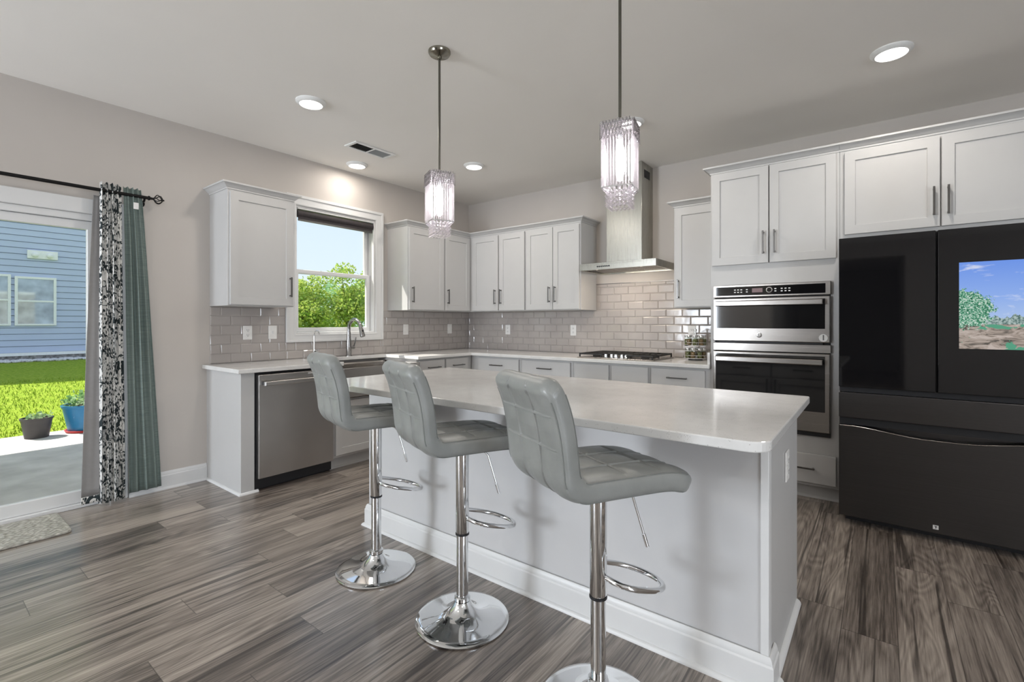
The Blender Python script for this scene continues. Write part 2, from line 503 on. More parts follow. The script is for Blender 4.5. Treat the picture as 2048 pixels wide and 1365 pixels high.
# ------------------------------------------------------------------ mesh helpers
class MB:
    def __init__(self):
        self.bm = bmesh.new()
    def v(self, p):
        return self.bm.verts.new(p)
    def f(self, vs):
        try:
            return self.bm.faces.new(vs)
        except ValueError:
            return None
    def box(self, x0, x1, y0, y1, z0, z1):
        x0, x1 = min(x0, x1), max(x0, x1)
        y0, y1 = min(y0, y1), max(y0, y1)
        z0, z1 = min(z0, z1), max(z0, z1)
        p = [self.v((x, y, z)) for z in (z0, z1) for y in (y0, y1) for x in (x0, x1)]
        for q in ((0, 2, 3, 1), (4, 5, 7, 6), (0, 1, 5, 4), (2, 6, 7, 3), (0, 4, 6, 2), (1, 3, 7, 5)):
            self.f([p[i] for i in q])
        return self
    def lathe(self, prof, c=(0, 0, 0), seg=32, axis='z', cap=True):
        """prof: list of (r, h)"""
        def pt(r, h, a):
            ca, sa = math.cos(a), math.sin(a)
            if axis == 'z':
                return (c[0] + r * ca, c[1] + r * sa, c[2] + h)
            if axis == 'x':
                return (c[0] + h, c[1] + r * ca, c[2] + r * sa)
            return (c[0] + r * sa, c[1] + h, c[2] + r * ca)
        rings = []
        for r, h in prof:
            if r < 1e-6:
                rings.append([self.v(pt(0, h, 0))])
            else:
                rings.append([self.v(pt(r, h, 2 * PI * i / seg)) for i in range(seg)])
        for a, b in zip(rings, rings[1:]):
            if len(a) == 1 and len(b) == 1:
                continue
            for i in range(seg):
                j = (i + 1) % seg
                if len(a) == 1:
                    self.f([a[0], b[j], b[i]])
                elif len(b) == 1:
                    self.f([a[i], a[j], b[0]])
                else:
                    self.f([a[i], a[j], b[j], b[i]])
        if cap:
            for rg, rev in ((rings[0], True), (rings[-1], False)):
                if len(rg) > 2:
                    self.f(list(reversed(rg)) if rev else rg)
        return self
    def tube(self, pts, r, seg=10, closed=False, cap=True):
        pts = [Vector(p) for p in pts]
        n = len(pts)
        rad = r if isinstance(r, (list, tuple)) else [r] * n
        rings = []
        prev = None
        for i, p in enumerate(pts):
            if closed:
                t = (pts[(i + 1) % n] - pts[i - 1]).normalized()
            elif i == 0:
                t = (pts[1] - p).normalized()
            elif i == n - 1:
                t = (p - pts[i - 1]).normalized()
            else:
                t = ((pts[i + 1] - p).normalized() + (p - pts[i - 1]).normalized()).normalized()
            if prev is None:
                u = t.orthogonal().normalized()
            else:
                u = (prev - t * prev.dot(t))
                u = u.normalized() if u.length > 1e-6 else t.orthogonal().normalized()
            prev = u
            w = t.cross(u)
            rings.append([self.v(p + (u * math.cos(2 * PI * k / seg) + w * math.sin(2 * PI * k / seg)) * rad[i]) for k in range(seg)])
        m = n if closed else n - 1
        for i in range(m):
            a, b = rings[i], rings[(i + 1) % n]
            for k in range(seg):
                j = (k + 1) % seg
                self.f([a[k], a[j], b[j], b[k]])
        if cap and not closed:
            self.f(list(reversed(rings[0])))
            self.f(rings[-1])
        return self
    def prism(self, poly, lo, hi, axis='z'):
        def pt(a, b, h):
            return {'z': (a, b, h), 'x': (h, a, b), 'y': (a, h, b)}[axis]
        A = [self.v(pt(a, b, lo)) for a, b in poly]
        B = [self.v(pt(a, b, hi)) for a, b in poly]
        n = len(poly)
        self.f(list(reversed(A)))
        self.f(B)
        for i in range(n):
            j = (i + 1) % n
            self.f([A[i], A[j], B[j], B[i]])
        return self
    def sheet(self, rows, closed=False):
        """grid of points -> quads"""
        V = [[self.v(p) for p in r] for r in rows]
        for a, b in zip(V, V[1:]):
            m = len(a)
            for i in range(m if closed else m - 1):
                j = (i + 1) % m
                self.f([a[i], a[j], b[j], b[i]])
        return self
    def cells(self, xs, ys, filled, h0, h1, axis='z'):
        """extruded plan made of grid cells, so an L or a wall with an opening stays one closed mesh"""
        def pt(a, b, h):
            return {'z': (a, b, h), 'x': (h, a, b), 'y': (a, h, b)}[axis]
        cache = {}
        def V(i, j, k):
            if (i, j, k) not in cache:
                cache[(i, j, k)] = self.v(pt(xs[i], ys[j], h1 if k else h0))
            return cache[(i, j, k)]
        nx, ny = len(xs) - 1, len(ys) - 1
        F = lambda i, j: 0 <= i < nx and 0 <= j < ny and filled(i, j)
        for i in range(nx):
            for j in range(ny):
                if not F(i, j):
                    continue
                self.f([V(i, j, 1), V(i + 1, j, 1), V(i + 1, j + 1, 1), V(i, j + 1, 1)])
                self.f([V(i, j, 0), V(i, j + 1, 0), V(i + 1, j + 1, 0), V(i + 1, j, 0)])
                if not F(i - 1, j):
                    self.f([V(i, j, 0), V(i, j, 1), V(i, j + 1, 1), V(i, j + 1, 0)])
                if not F(i + 1, j):
                    self.f([V(i + 1, j, 0), V(i + 1, j + 1, 0), V(i + 1, j + 1, 1), V(i + 1, j, 1)])
                if not F(i, j - 1):
                    self.f([V(i, j, 0), V(i + 1, j, 0), V(i + 1, j, 1), V(i, j, 1)])
                if not F(i, j + 1):
                    self.f([V(i, j + 1, 0), V(i, j + 1, 1), V(i + 1, j + 1, 1), V(i + 1, j + 1, 0)])
        return self
    def build(self, name, mat, parent=None, bevel=0.0, smooth=None, seg=1, recalc=True):
        if recalc:
            bmesh.ops.recalc_face_normals(self.bm, faces=self.bm.faces)
        off = Vector((0, 0, 0))
        p = parent
        while p is not None:
            off += Vector(p.location)
            p = p.parent
        if off.length > 0:
            bmesh.ops.translate(self.bm, verts=self.bm.verts, vec=-off)
        me = bpy.data.meshes.new(name)
        self.bm.to_mesh(me)
        self.bm.free()
        for mm in (mat if isinstance(mat, list) else [mat]):
            me.materials.append(mm)
        if smooth is not None:
            me.shade_smooth()
            me.set_sharp_from_angle(angle=math.radians(smooth))
        o = bpy.data.objects.new(name, me)
        C.objects.link(o)
        if parent is not None:
            o.parent = parent
        if bevel:
            b = o.modifiers.new('bevel', 'BEVEL')
            b.width = bevel
            b.segments = seg
            b.limit_method = 'ANGLE'
            b.angle_limit = math.radians(40)
        return o

def tag(o, label=None, cat=None, group=None, kind=None):
    if label: o['label'] = label
    if cat: o['category'] = cat
    if group: o['group'] = group
    if kind: o['kind'] = kind
    return o

def thing(name, label, cat, loc=(0, 0, 0), group=None):
    o = bpy.data.objects.new(name, None)
    o.empty_display_size = 0.1
    C.objects.link(o)
    o.location = loc
    return tag(o, label, cat, group)

def struct(o):
    o['kind'] = 'structure'
    return o

def copy_tree(o, parent=None):
    c = o.copy()
    C.objects.link(c)
    if parent is not None:
        c.parent = parent
    for ch in list(o.children):
        copy_tree(ch, c)
    return c

class Frame:
    """maps (a = along the wall, b = height, c = out from the wall) to the world"""
    def __init__(self, wall):
        self.wall = wall
    def p(self, a, b, c):
        if self.wall == 'A':            # window wall, x = 0, faces +x
            return (c, a, b)
        if self.wall == 'I':            # island far face, faces +y
            return (a, c, b)
        return (a, -c, b)               # range wall, y = 0, faces -y
    def box(self, mb, a0, a1, b0, b1, c0, c1):
        p, q = self.p(a0, b0, c0), self.p(a1, b1, c1)
        mb.box(p[0], q[0], p[1], q[1], p[2], q[2])
FA, FB, FI = Frame('A'), Frame('B'), Frame('I')

def shaker(mb, F, a0, a1, b0, b1, c0, c1, rail=0.058, rec=0.009, bev=0.0015):
    def ring(ins, c):
        return [mb.v(F.p(*t)) for t in ((a0 + ins, b0 + ins, c), (a1 - ins, b0 + ins, c), (a1 - ins, b1 - ins, c), (a0 + ins, b1 - ins, c))]
    R = [ring(0, c0), ring(0, c1 - bev), ring(bev, c1), ring(rail, c1), ring(rail + 0.002, c1 - rec)]
    for A, B in zip(R, R[1:]):
        for i in range(4):
            j = (i + 1) % 4
            mb.f([A[i], A[j], B[j], B[i]])
    mb.f(R[-1])
    mb.f(list(reversed(R[0])))

def bar_pull(F, a, b, c, length, vertical, parent, mat=None):
    """square bar pull centred at (a, b), standing off the face c"""
    mb = MB()
    w, s, h = 0.0055, 0.026, length / 2
    if vertical:
        F.box(mb, a - w, a + w, b - h, b + h, c + s, c + s + 0.009)
        for e in (-h + 0.012, h - 0.012):
            F.box(mb, a - w * .9, a + w * .9, b + e - w, b + e + w, c, c + s + 0.004)
    else:
        F.box(mb, a - h, a + h, b - w, b + w, c + s, c + s + 0.009)
        for e in (-h + 0.012, h - 0.012):
            F.box(mb, a + e - w, a + e + w, b - w * .9, b + w * .9, c, c + s + 0.004)
    return mb.build('handle', mat or M['handle'], parent, bevel=0.0015)

CROWN = [(0.0, 0.0), (0.006, 0.0), (0.006, 0.010), (0.012, 0.013), (0.020, 0.022), (0.032, 0.034), (0.040, 0.038), (0.046, 0.038), (0.046, 0.050), (0.0, 0.050)]
def sweep(mb, path, prof, side=1, pre=None, post=None, z=0.0, closed=False):
    """sweep profile (out, up) along a plan path with mitred corners"""
    P = [Vector((x, y)) for x, y in path]
    n = len(P)
    rings = []
    for i in range(n):
        if closed:
            a, b = P[i - 1], P[(i + 1) % n]
        else:
            a = P[i - 1] if i > 0 else (Vector(pre) if pre else None)
            b = P[i + 1] if i < n - 1 else (Vector(post) if post else None)
        d1 = (P[i] - a).normalized() if a is not None else None
        d2 = (b - P[i]).normalized() if b is not None else None
        if d1 is None: d1 = d2
        if d2 is None: d2 = d1
        n1 = Vector((-d1.y, d1.x)) * side
        n2 = Vector((-d2.y, d2.x)) * side
        m = n1 + n2
        m = m / max(1e-6, m.dot(n1))
        rings.append([mb.v((P[i].x + m.x * o, P[i].y + m.y * o, z + u)) for o, u in prof])
    k = len(prof)
    for i in range(n if closed else n - 1):
        A, B = rings[i], rings[(i + 1) % n]
        for j in range(k):
            l = (j + 1) % k
            mb.f([A[j], A[l], B[l], B[j]])
    if not closed:
        mb.f(rings[0])
        mb.f(list(reversed(rings[-1])))
    return mb

# ------------------------------------------------------------------ room shell
RX, RY = 8.6, -8.6
mb = MB(); mb.box(-0.15, RX, RY, 0, -0.12, 0.0)
struct(mb.build('floor', M['floor']))
mb = MB(); mb.box(-0.15, RX + .15, RY - .15, 0.15, CEIL, CEIL + 0.12)
struct(mb.build('ceiling', M['ceiling']))
DOOR = (-5.45, -3.62, 0.0, 1.962)
WIN = (-2.300, -1.437, 1.128, 2.302)
ys = [RY, DOOR[0], DOOR[1], WIN[0], WIN[1], 0.15]
zs = [-0.12, 0.0, WIN[2], DOOR[3], WIN[3], CEIL]
def wallA_fill(i, j):
    if i == 1 and 1 <= j <= 2: return False          # sliding door
    if i == 3 and 2 <= j <= 3: return False          # kitchen window
    return True
mb = MB(); mb.cells(ys, zs, wallA_fill, -0.15, 0.0, 'x')
struct(mb.build('wall_left', M['wall']))
mb = MB(); mb.box(0, RX + .15, 0, 0.15, -0.12, CEIL)
struct(mb.build('wall_back', M['wall']))
mb = MB()
mb.cells([RY, -6.6, -4.8, 0.0], [-0.12, 0.3, 2.4, CEIL], lambda i, j: not (i == 1 and j == 1), RX, RX + .15, 'x')
struct(mb.build('wall_right', M['wall']))
mb = MB()
mb.cells([-0.15, 0.06, 1.18, 2.3, 4.55, RX + .15], [-0.12, 0.0, 0.5, 2.3, 2.46, CEIL], lambda i, j: not (i == 1 and j == 2) and not (i == 3 and j in (1, 2, 3)), RY - .15, RY, 'y')
struct(mb.build('wall_front', M['wall']))

# the two unseen windows added to bring that daylight in
def added_window(nm, F2, a0, a1, b0, b1):
    w = bpy.data.objects.new(nm, None); C.objects.link(w); w.location = F2((a0 + a1) / 2, b0, 0); struct(w)
    def bx(m_, p0, p1, q0, q1, c0, c1):
        u, v = F2(p0, q0, c0), F2(p1, q1, c1)
        m_.box(u[0], v[0], u[1], v[1], u[2], v[2])
    m_ = MB()
    for p0, p1, q0, q1 in ((a0, a0 + .05, b0, b1), (a1 - .05, a1, b0, b1), (a0 + .05, a1 - .05, b0, b0 + .05), (a0 + .05, a1 - .05, b1 - .05, b1)):
        bx(m_, p0, p1, q0, q1, 0.0, 0.05)
    f_ = m_.build('window_frame', M['trim'], w)
    m_ = MB(); bx(m_, a0 + .05, a1 - .05, b0 + .05, b1 - .05, 0.02, 0.026)
    m_.build('glass_pane', M['pane'], f_)
added_window('added_window_2', lambda a, b, c: (a, RY - c, b), 0.06, 1.18, 0.5, 2.3)
added_window('added_window_3', lambda a, b, c: (RX + c, a, b), -6.6, -4.8, 0.3, 2.4)
# dark hallway added behind the camera so the refrigerator's left door reflects black
mb = MB()
mb.cells([2.15, 2.3, 4.55, 4.70], [-13.0, -12.85, RY - .1501], lambda i, j: not (i == 1 and j == 1), 0.0, 2.6, 'z')
struct(mb.build('wall_added_hallway', M['wall']))
mb = MB(); mb.box(2.15, 4.70, -13.0, RY - .1501, 2.6, 2.7)
struct(mb.build('ceiling_added_hallway', M['ceiling']))
mb = MB(); mb.box(2.15, 4.70, -13.0, RY - .0001, -0.12, -0.0005)
struct(mb.build('floor_added_hallway', M['floor']))

# baseboards
BASE = [(0, 0), (0.016, 0), (0.016, 0.098), (0.012, 0.104), (0.012, 0.110), (0.008, 0.122), (0.004, 0.128), (0, 0.128)]
SHOE = [(0, 0), (0.015, 0), (0.014, 0.006), (0.010, 0.012), (0.004, 0.016), (0, 0.017)]
def base_and_shoe(mb, path, side, pre=None, post=None, closed=False):
    sweep(mb, path, BASE, side, pre, post, 0, closed)
    sweep(mb, path, [(o + 0.0155, u) for o, u in SHOE], side, pre, post, 0, closed)
mb = MB(); base_and_shoe(mb, [(0, -3.515), (0, -3.022)], -1)
struct(mb.build('baseboard_left', M['trim'], smooth=30))

# ---- sliding glass door
d1 = bpy.data.objects.new('door_1', None); C.objects.link(d1); d1.location = (-0.07, -4.5, 0); struct(d1)
mb = MB()
ca, cw = 0.018, 0.10
mb.cells([DOOR[0] - cw, DOOR[0], DOOR[1], DOOR[1] + cw], [0.0, DOOR[3], DOOR[3] + cw], lambda i, j: not (i == 1 and j == 0), 0.0, ca, 'x')
mb.build('door_casing', M['trim'], d1, bevel=0.004)
mb = MB()
mb.cells([DOOR[0], DOOR[0] + .04, DOOR[1] - .04, DOOR[1]], [0.0, 0.03, DOOR[3] - .045, DOOR[3]],
         lambda i, j: not (i == 1 and j == 1), -0.148, -0.0, 'x')
mb.build('door_frame', M['trim'], d1, bevel=0.003)
def slider_panel(y0, y1, x0, x1):
    m_ = MB()
    m_.cells([y0, y0 + .07, y1 - .07, y1], [0.031, 0.112, 1.86, 1.915], lambda i, j: not (i == 1 and j == 1), x0, x1, 'x')
    p = m_.build('door_panel', M['trim'], d1, bevel=0.003)
    m_ = MB(); xm = (x0 + x1) / 2
    m_.box(xm - .004, xm + .004, y0 + .071, y1 - .071, 0.113, 1.859)
    m_.build('glass_pane', M['pane'], p)
slider_panel(-4.56, -3.662, -0.062, -0.022)
slider_panel(-5.408, -4.49, -0.115, -0.075)

# ---- kitchen window
w1 = bpy.data.objects.new('window_1', None); C.objects.link(w1); w1.location = (-0.06, -1.87, WIN[2]); struct(w1)
mb = MB()
W0, W1, W2, W3 = WIN
def casing_ring(mb, ins0, ins1, c0, c1):
    mb.cells([W0 - ins0, W0 - ins1, W1 + ins1, W1 + ins0], [W2 - ins0 * .8, W2 - ins1 * .8, W3 + ins1, W3 + ins0], lambda i, j: not (i == 1 and j == 1), c0, c1, 'x')
casing_ring(mb, 0.092, 0.0, 0.0, 0.016)
casing_ring(mb, 0.092, 0.066, 0.0155, 0.024)
casing_ring(mb, 0.018, 0.004, 0.0155, 0.019)
mb.build('window_casing', M['trim'], w1, bevel=0.003)
mb = MB()
mb.cells([W0, W0 + .016, W1 - .016, W1], [W2, W2 + .016, W3 - .016, W3], lambda i, j: not (i == 1 and j == 1), -0.15, -0.0, 'x')
mb.build('window_frame', M['trim'], w1, bevel=0.002)
def sash(y0, y1, z0, z1, x0, x1, nm):
    m_ = MB()
    m_.cells([y0, y0 + .045, y1 - .045, y1], [z0, z0 + .04, z1 - .036, z1], lambda i, j: not (i == 1 and j == 1), x0, x1, 'x')
    s = m_.build(nm, M['trim'], w1, bevel=0.004)
    m_ = MB(); xm = (x0 + x1) / 2
    m_.box(xm - .003, xm + .003, y0 + .0455, y1 - .0455, z0 + .0405, z1 - .0365)
    m_.build('glass_pane', M['pane'], s)
sash(W0 + .018, W1 - .018, 1.690, W3 - .018, -0.125, -0.095, 'upper_sash')
sash(W0 + .018, W1 - .018, W2 + .018, 1.728, -0.090, -0.058, 'lower_sash')

# roller blind
rb = thing('roller_blind', 'dark rolled-up roller blind at the top of the kitchen window', 'blind', (-0.02, -1.87, 2.22))
mb = MB(); mb.box(-0.052, 0.006, W0 + .019, W1 - .019, 2.272, 2.284)
mb.build('mounting_rail', M['trim'], rb, bevel=0.002)
mb = MB(); mb.lathe([(0.0, 0), (0.034, 0.0), (0.034, W1 - W0 - .044), (0.0, W1 - W0 - .044)], (-0.024, W0 + .022, 2.234), 28, 'y')
mb.build('fabric_roll', M['blind'], rb, smooth=40)
mb = MB(); mb.box(-0.008, -0.004, W0 + .03, W1 - .03, 2.182, 2.236)
mb.build('hanging_fabric', M['blind'], rb)
mb = MB(); mb.box(-0.013, 0.001, W0 + .03, W1 - .03, 2.166, 2.184)
mb.build('bottom_bar', M['handle'], rb, bevel=0.003)

# ---- backsplash tiles (pattern stays inside one mesh per wall)
CT = 0.903                      # counter height
TH, TW, TG = 0.0752, 0.1524, 0.0021
def tiles(F, regions, a_org):
    mb = MB(); bm = mb.bm
    for (a0, a1, b0, b1) in regions:
        F.box(mb, a0, a1, b0, b1, 0.0, 0.0035)
    nslab = len(bm.faces)
    for (a0, a1, b0, b1) in regions:
        r0 = int(math.floor((b0 - CT) / (TH + TG)))
        r1 = int(math.ceil((b1 - CT) / (TH + TG)))
        for r in range(r0, r1 + 1):
            zb = CT + r * (TH + TG)
            k0 = int(math.floor((a0 - a_org) / (TW + TG))) - 1
            k1 = int(math.ceil((a1 - a_org) / (TW + TG))) + 1
            for k in range(k0, k1 + 1):
                ta = a_org + k * (TW + TG) + (0.5 * (TW + TG) if r % 2 else 0)
                p0, p1 = max(a0 + .0005, ta), min(a1 - .0005, ta + TW)
                q0, q1 = max(b0 + .0005, zb), min(b1 - .0005, zb + TH)
                if p1 - p0 < 0.012 or q1 - q0 < 0.012:
                    continue
                rng = random.Random(hash((k, r, round(a_org, 2))))
                tl = rng.uniform(-0.0006, 0.0006); tm = rng.uniform(-0.0006, 0.0006)
                bv = 0.007
                lo = [mb.v(F.p(a, b, 0.003)) for a, b in ((p0, q0), (p1, q0), (p1, q1), (p0, q1))]
                md = [mb.v(F.p(a, b, 0.0062)) for a, b in ((p0, q0), (p1, q0), (p1, q1), (p0, q1))]
                hi = [mb.v(F.p(a, b, 0.0095 + s1 * tl + s2 * tm)) for a, b, s1, s2 in ((p0 + bv, q0 + bv, 1, 1), (p1 - bv, q0 + bv, -1, 1), (p1 - bv, q1 - bv, -1, -1), (p0 + bv, q1 - bv, 1, -1))]
                for A, B in ((lo, md), (md, hi)):
                    for i in range(4):
                        j = (i + 1) % 4
                        f = mb.f([A[i], A[j], B[j], B[i]])
                        if f: f.material_index = 1
                f = mb.f(hi)
                if f: f.material_index = 1
    return mb
mb = tiles(FA, [(-2.998, -2.394, CT + .001, 1.359), (-2.394, -1.343, CT + .001, 1.0535), (-1.343, -0.010, CT + .001, 1.359)], -2.998)
struct(mb.build('trim_backsplash_left', [M['grout'], M['tile']]))
mb = tiles(FB, [(0.0, 3.128, CT + .001, 1.359), (1.836, 2.764, 1.359, 1.632)], 0.03)
struct(mb.build('trim_backsplash_back', [M['grout'], M['tile']]))
mb = MB(); mb.box(1.836, 2.764, -0.012, 0.0, 1.632, 1.637)
struct(mb.build('trim_tile_edge', M['handle']))

# ------------------------------------------------------------------ wall cabinets
UB, UT, UD = 1.362, 2.245, 0.33
def wall_cabinet(F, a0, a1, doors, label, crown, group='white shaker wall cabinets', name='wall_cabinet', crown_kw={}, hl=0.165, ub=UB, ut=UT, dt=2.222, depth=UD, hb=None):
    mid = F.p((a0 + a1) / 2, ub, depth / 2)
    t = thing(name, label, 'cabinet', mid, group)
    m_ = MB(); F.box(m_, a0, a1, ub, ut, 0.0, depth)
    m_.build('cabinet_box', M['cabinet'], t, bevel=0.0015)
    for (d0, d1, ha) in doors:
        m_ = MB(); shaker(m_, F, d0, d1, ub + .008, dt, depth + .0005, depth + .0205)
        d = m_.build('door', M['cabinet'], t)
        bar_pull(F, ha, (hb or (ub + .162)), depth + .0205, hl, True, d)
    m_ = MB(); sweep(m_, crown, CROWN, -1, z=ut - .005, **crown_kw)
    m_.build('crown_molding', M['cabinet'], t, smooth=25)
    return t
wall_cabinet(FA, -2.998, -2.487, [(-2.985, -2.50, -2.530)],
             'white single-door wall cabinet between the curtain and the kitchen window', [(0, -2.998), (UD, -2.998), (UD, -2.487), (0, -2.487)], None)
wall_cabinet(FA, -1.278, -0.765, [(-1.268, -0.776, -1.232)],
             'white single-door wall cabinet just right of the kitchen window', [(0, -1.278), (UD, -1.278), (UD, -0.765)], None, crown_kw=dict(post=(UD, -0.3)))
wall_cabinet(FA, -0.764, -0.001, [(-0.753, -0.352, -0.722)],
             'white narrow-doored wall cabinet in the corner of the room', [(UD, -0.764), (UD, -UD)], None, crown_kw=dict(pre=(UD, -1.2), post=(1.2, -UD)))
wall_cabinet(FB, 0.331, 1.156, [(0.385, 0.775, 0.742), (0.793, 1.146, 0.826)],
             'white double-door wall cabinet on the range wall next to the corner', [(UD, -UD), (1.156, -UD)], None, crown_kw=dict(pre=(UD, -1.2), post=(1.5, -UD)))
wall_cabinet(FB, 1.157, 1.835, [(1.170, 1.508, 1.474), (1.514, 1.823, 1.546)],
             'white double-door wall cabinet left of the range hood', [(1.157, -UD), (1.835, -UD), (1.835, 0)], None, crown_kw=dict(pre=(0.8, -UD)))
wall_cabinet(FB, 2.765, 3.149, [(2.779, 3.140, 2.812)],
             'white narrow wall cabinet between the range hood and the oven tower', [(2.765, 0), (2.765, -UD), (3.149, -UD)], None, crown_kw=dict(post=(3.5, -UD)))

# ---- tall oven cabinet
TD = 0.61
t = thing('oven_cabinet', 'tall white cabinet tower that holds the wall oven beside the refrigerator', 'cabinet', (3.567, -0.3, 0.0))
mb = MB()
mb.cells([3.150, 3.181, 3.934, 3.985], [0.095, 0.444, 1.514, 2.395], lambda i, j: not (i == 1 and j == 1), -TD, -0.002, 'y')
mb.build('cabinet_box', M['cabinet'], t, bevel=0.0015)
for d0, d1, ha in ((3.163, 3.556, 3.525), (3.564, 3.966, 3.598)):
    m_ = MB(); shaker(m_, FB, d0, d1, 1.672, 2.382, TD + .0005, TD + .0205)
    d = m_.build('door', M['cabinet'], t)
    bar_pull(FB, ha, 1.82, TD + .0205, 0.168, True, d)
m_ = MB(); FB.box(m_, 3.165, 3.966, 0.118, 0.318, TD + .0005, TD + .0205)
d = m_.build('drawer_front', M['cabinet'], t, bevel=0.002)
bar_pull(FB, 3.72, 0.222, TD + .0205, 0.25, False, d)
m_ = MB(); m_.box(3.152, 3.983, -0.56, -0.02, 0.0, 0.094)
sweep(m_, [(3.152, -0.56), (3.983, -0.56)], [(o, u) for o, u in SHOE], -1)
m_.build('toe_kick', M['cabinet'], t)
m_ = MB(); sweep(m_, [(3.150, -.002), (3.150, -TD), (3.985, -TD)], CROWN, -1, post=(4.5, -TD), z=2.388)
m_.build('crown_molding', M['cabinet'], t, smooth=25)

t = thing('wall_cabinet', 'wide white double-door cabinet above the black refrigerator', 'cabinet', (4.49, -0.3, 1.79))
m_ = MB(); m_.box(3.986, 5.0, -TD, 0, 1.795, 2.395)
m_.build('cabinet_box', M['cabinet'], t, bevel=0.0015)
for d0, d1, ha in ((4.013, 4.491, 4.462), (4.499, 4.985, 4.528)):
    m_ = MB(); shaker(m_, FB, d0, d1, 1.822, 2.370, TD + .0005, TD + .0205)
    d = m_.build('door', M['cabinet'], t)
    bar_pull(FB, ha, 1.975, TD + .0205, 0.175, True, d)
m_ = MB(); sweep(m_, [(3.986, -TD), (5.0, -TD), (5.0, 0)], CROWN, -1, pre=(3.2, -TD), z=2.388)
m_.build('crown_molding', M['cabinet'], t, smooth=25)

# ------------------------------------------------------------------ base cabinets
BF = 0.605
CB = CT - 0.031                 # underside of the worktop
t = thing('end_panel', 'white end panel closing the counter run left of the dishwasher', 'panel', (0.3, -2.97, 0))
m_ = MB(); m_.box(0.0005, BF, -3.020, -2.925, 0.0, CB - .0005)
m_.build('panel', M['cabinet'], t, bevel=0.002)
m_ = MB(); sweep(m_, [(0.017, -3.020), (BF, -3.020), (BF, -2.900)], [(o + .0005, u) for o, u in SHOE], -1)
m_.build('shoe_molding', M['trim'], t, smooth=30)

def base_cabinet(F, a0, a1, fronts, label, cells=None):
    """fronts: list of ('drawer'|'false'|'door', a0, a1, b0, b1, handle)"""
    t = thing('base_cabinet', label, 'cabinet', F.p((a0 + a1) / 2, 0, 0.3), 'white base cabinets under the worktop')
    m_ = MB()
    if cells:
        cells(m_)
    else:
        F.box(m_, a0, a1, 0.10, CB - .0005, 0.001, BF)
    m_.build('cabinet_box', M['cabinet'], t, bevel=0.0015)
    for kind, p0, p1, q0, q1, hd in fronts:
        m_ = MB()
        if kind == 'door':
            shaker(m_, F, p0, p1, q0, q1, BF + .0005, BF + .0205)
            d = m_.build('door', M['cabinet'], t)
            if hd: bar_pull(F, hd, q1 - .11, BF + .0205, 0.16, True, d)
        else:
            F.box(m_, p0, p1, q0, q1, BF + .0005, BF + .0205)
            d = m_.build('drawer_front', M['cabinet'], t, bevel=0.002)
            if hd: bar_pull(F, hd, (q0 + q1) / 2, BF + .0205, 0.165, False, d)
    m_ = MB(); F.box(m_, a0 + .001, a1 - .001, 0.0, 0.099, 0.02, 0.545)
    F.box(m_, a0 + .001, a1 - .001, 0.0, 0.016, 0.545, 0.557)
    m_.build('toe_kick', M['cabinet'], t)
    return t
def sink_cells(m_):
    m_.cells([-2.296, -2.246, -1.398, -1.386], [0.10, 0.585, CB - .0005], lambda i, j: not (i == 1 and j == 1), 0.001, BF, 'x')
base_cabinet(FA, -2.296, -1.386, [('door', -2.282, -1.846, 0.122, 0.572, -1.88), ('door', -1.838, -1.40, 0.122, 0.572, -1.80)],
             'white cabinet under the farmhouse sink', sink_cells)
DT, DB = 0.852, 0.712
base_cabinet(FA, -1.385, -1.021, [('drawer', -1.373, -1.034, DB, DT, -1.19), ('door', -1.373, -1.034, 0.12, DB - .012, -1.34)],
             'narrow white drawer cabinet just right of the sink')
base_cabinet(FA, -1.020, -0.6065, [('drawer', -1.009, -0.678, DB, DT, -0.84), ('door', -1.009, -0.678, 0.12, DB - .012, -0.97)],
             'narrow white drawer cabinet on the window wall, nearest the corner')
t = base_cabinet(FB, 0.6055, 1.296, [('drawer', 0.722, 1.276, DB, DT, 0.99), ('door', 0.722, 1.276, 0.12, DB - .012, 1.24)],
             'white drawer cabinet on the range wall, nearest the corner')
base_cabinet(FB, 1.297, 1.905, [('drawer', 1.318, 1.884, DB, DT, 1.60), ('door', 1.318, 1.598, 0.12, DB - .012, 1.57), ('door', 1.604, 1.884, 0.12, DB - .012, 1.63)],
             'white drawer cabinet directly left of the cooktop cabinet')
base_cabinet(FB, 1.906, 2.659, [('false', 1.930, 2.280, DB, DT, None), ('false', 2.310, 2.644, DB, DT, None), ('door', 1.930, 2.280, 0.12, DB - .012, 2.25), ('door', 2.310, 2.644, 0.12, DB - .012, 2.34)],
             'white cabinet with two handleless drawer fronts under the cooktop')
base_cabinet(FB, 2.660, 3.149, [('drawer', 2.674, 3.110, DB, DT, 2.895), ('door', 2.674, 3.110, 0.12, DB - .012, 2.71)],
             'white drawer cabinet between the cooktop cabinet and the oven tower')

# ---- perimeter worktop with the sink cut-out
t = thing('countertop', 'white quartz worktop running around the corner under the window and cooktop', 'countertop', (0.3, -0.3, CB))
mb = MB()
SKY0, SKY1 = -2.222, -1.412        # sink opening
cx = [0.0105, 0.135, 0.650, 3.149]
cy = [-3.055, SKY0, SKY1, -0.650, -0.0105]
def ct_fill(i, j):
    if i <= 1:
        return not (i == 1 and j == 1)
    return j == 3
mb.cells(cx, cy, ct_fill, CB, CT, 'z')
mb.build('slab', M['quartz'], t, bevel=0.003)
m_ = MB(); m_.box(3.1285, 3.1490, -0.630, -0.0105, CT + .0005, 0.998)
m_.build('side_splash', M['quartz'], t, bevel=0.002)

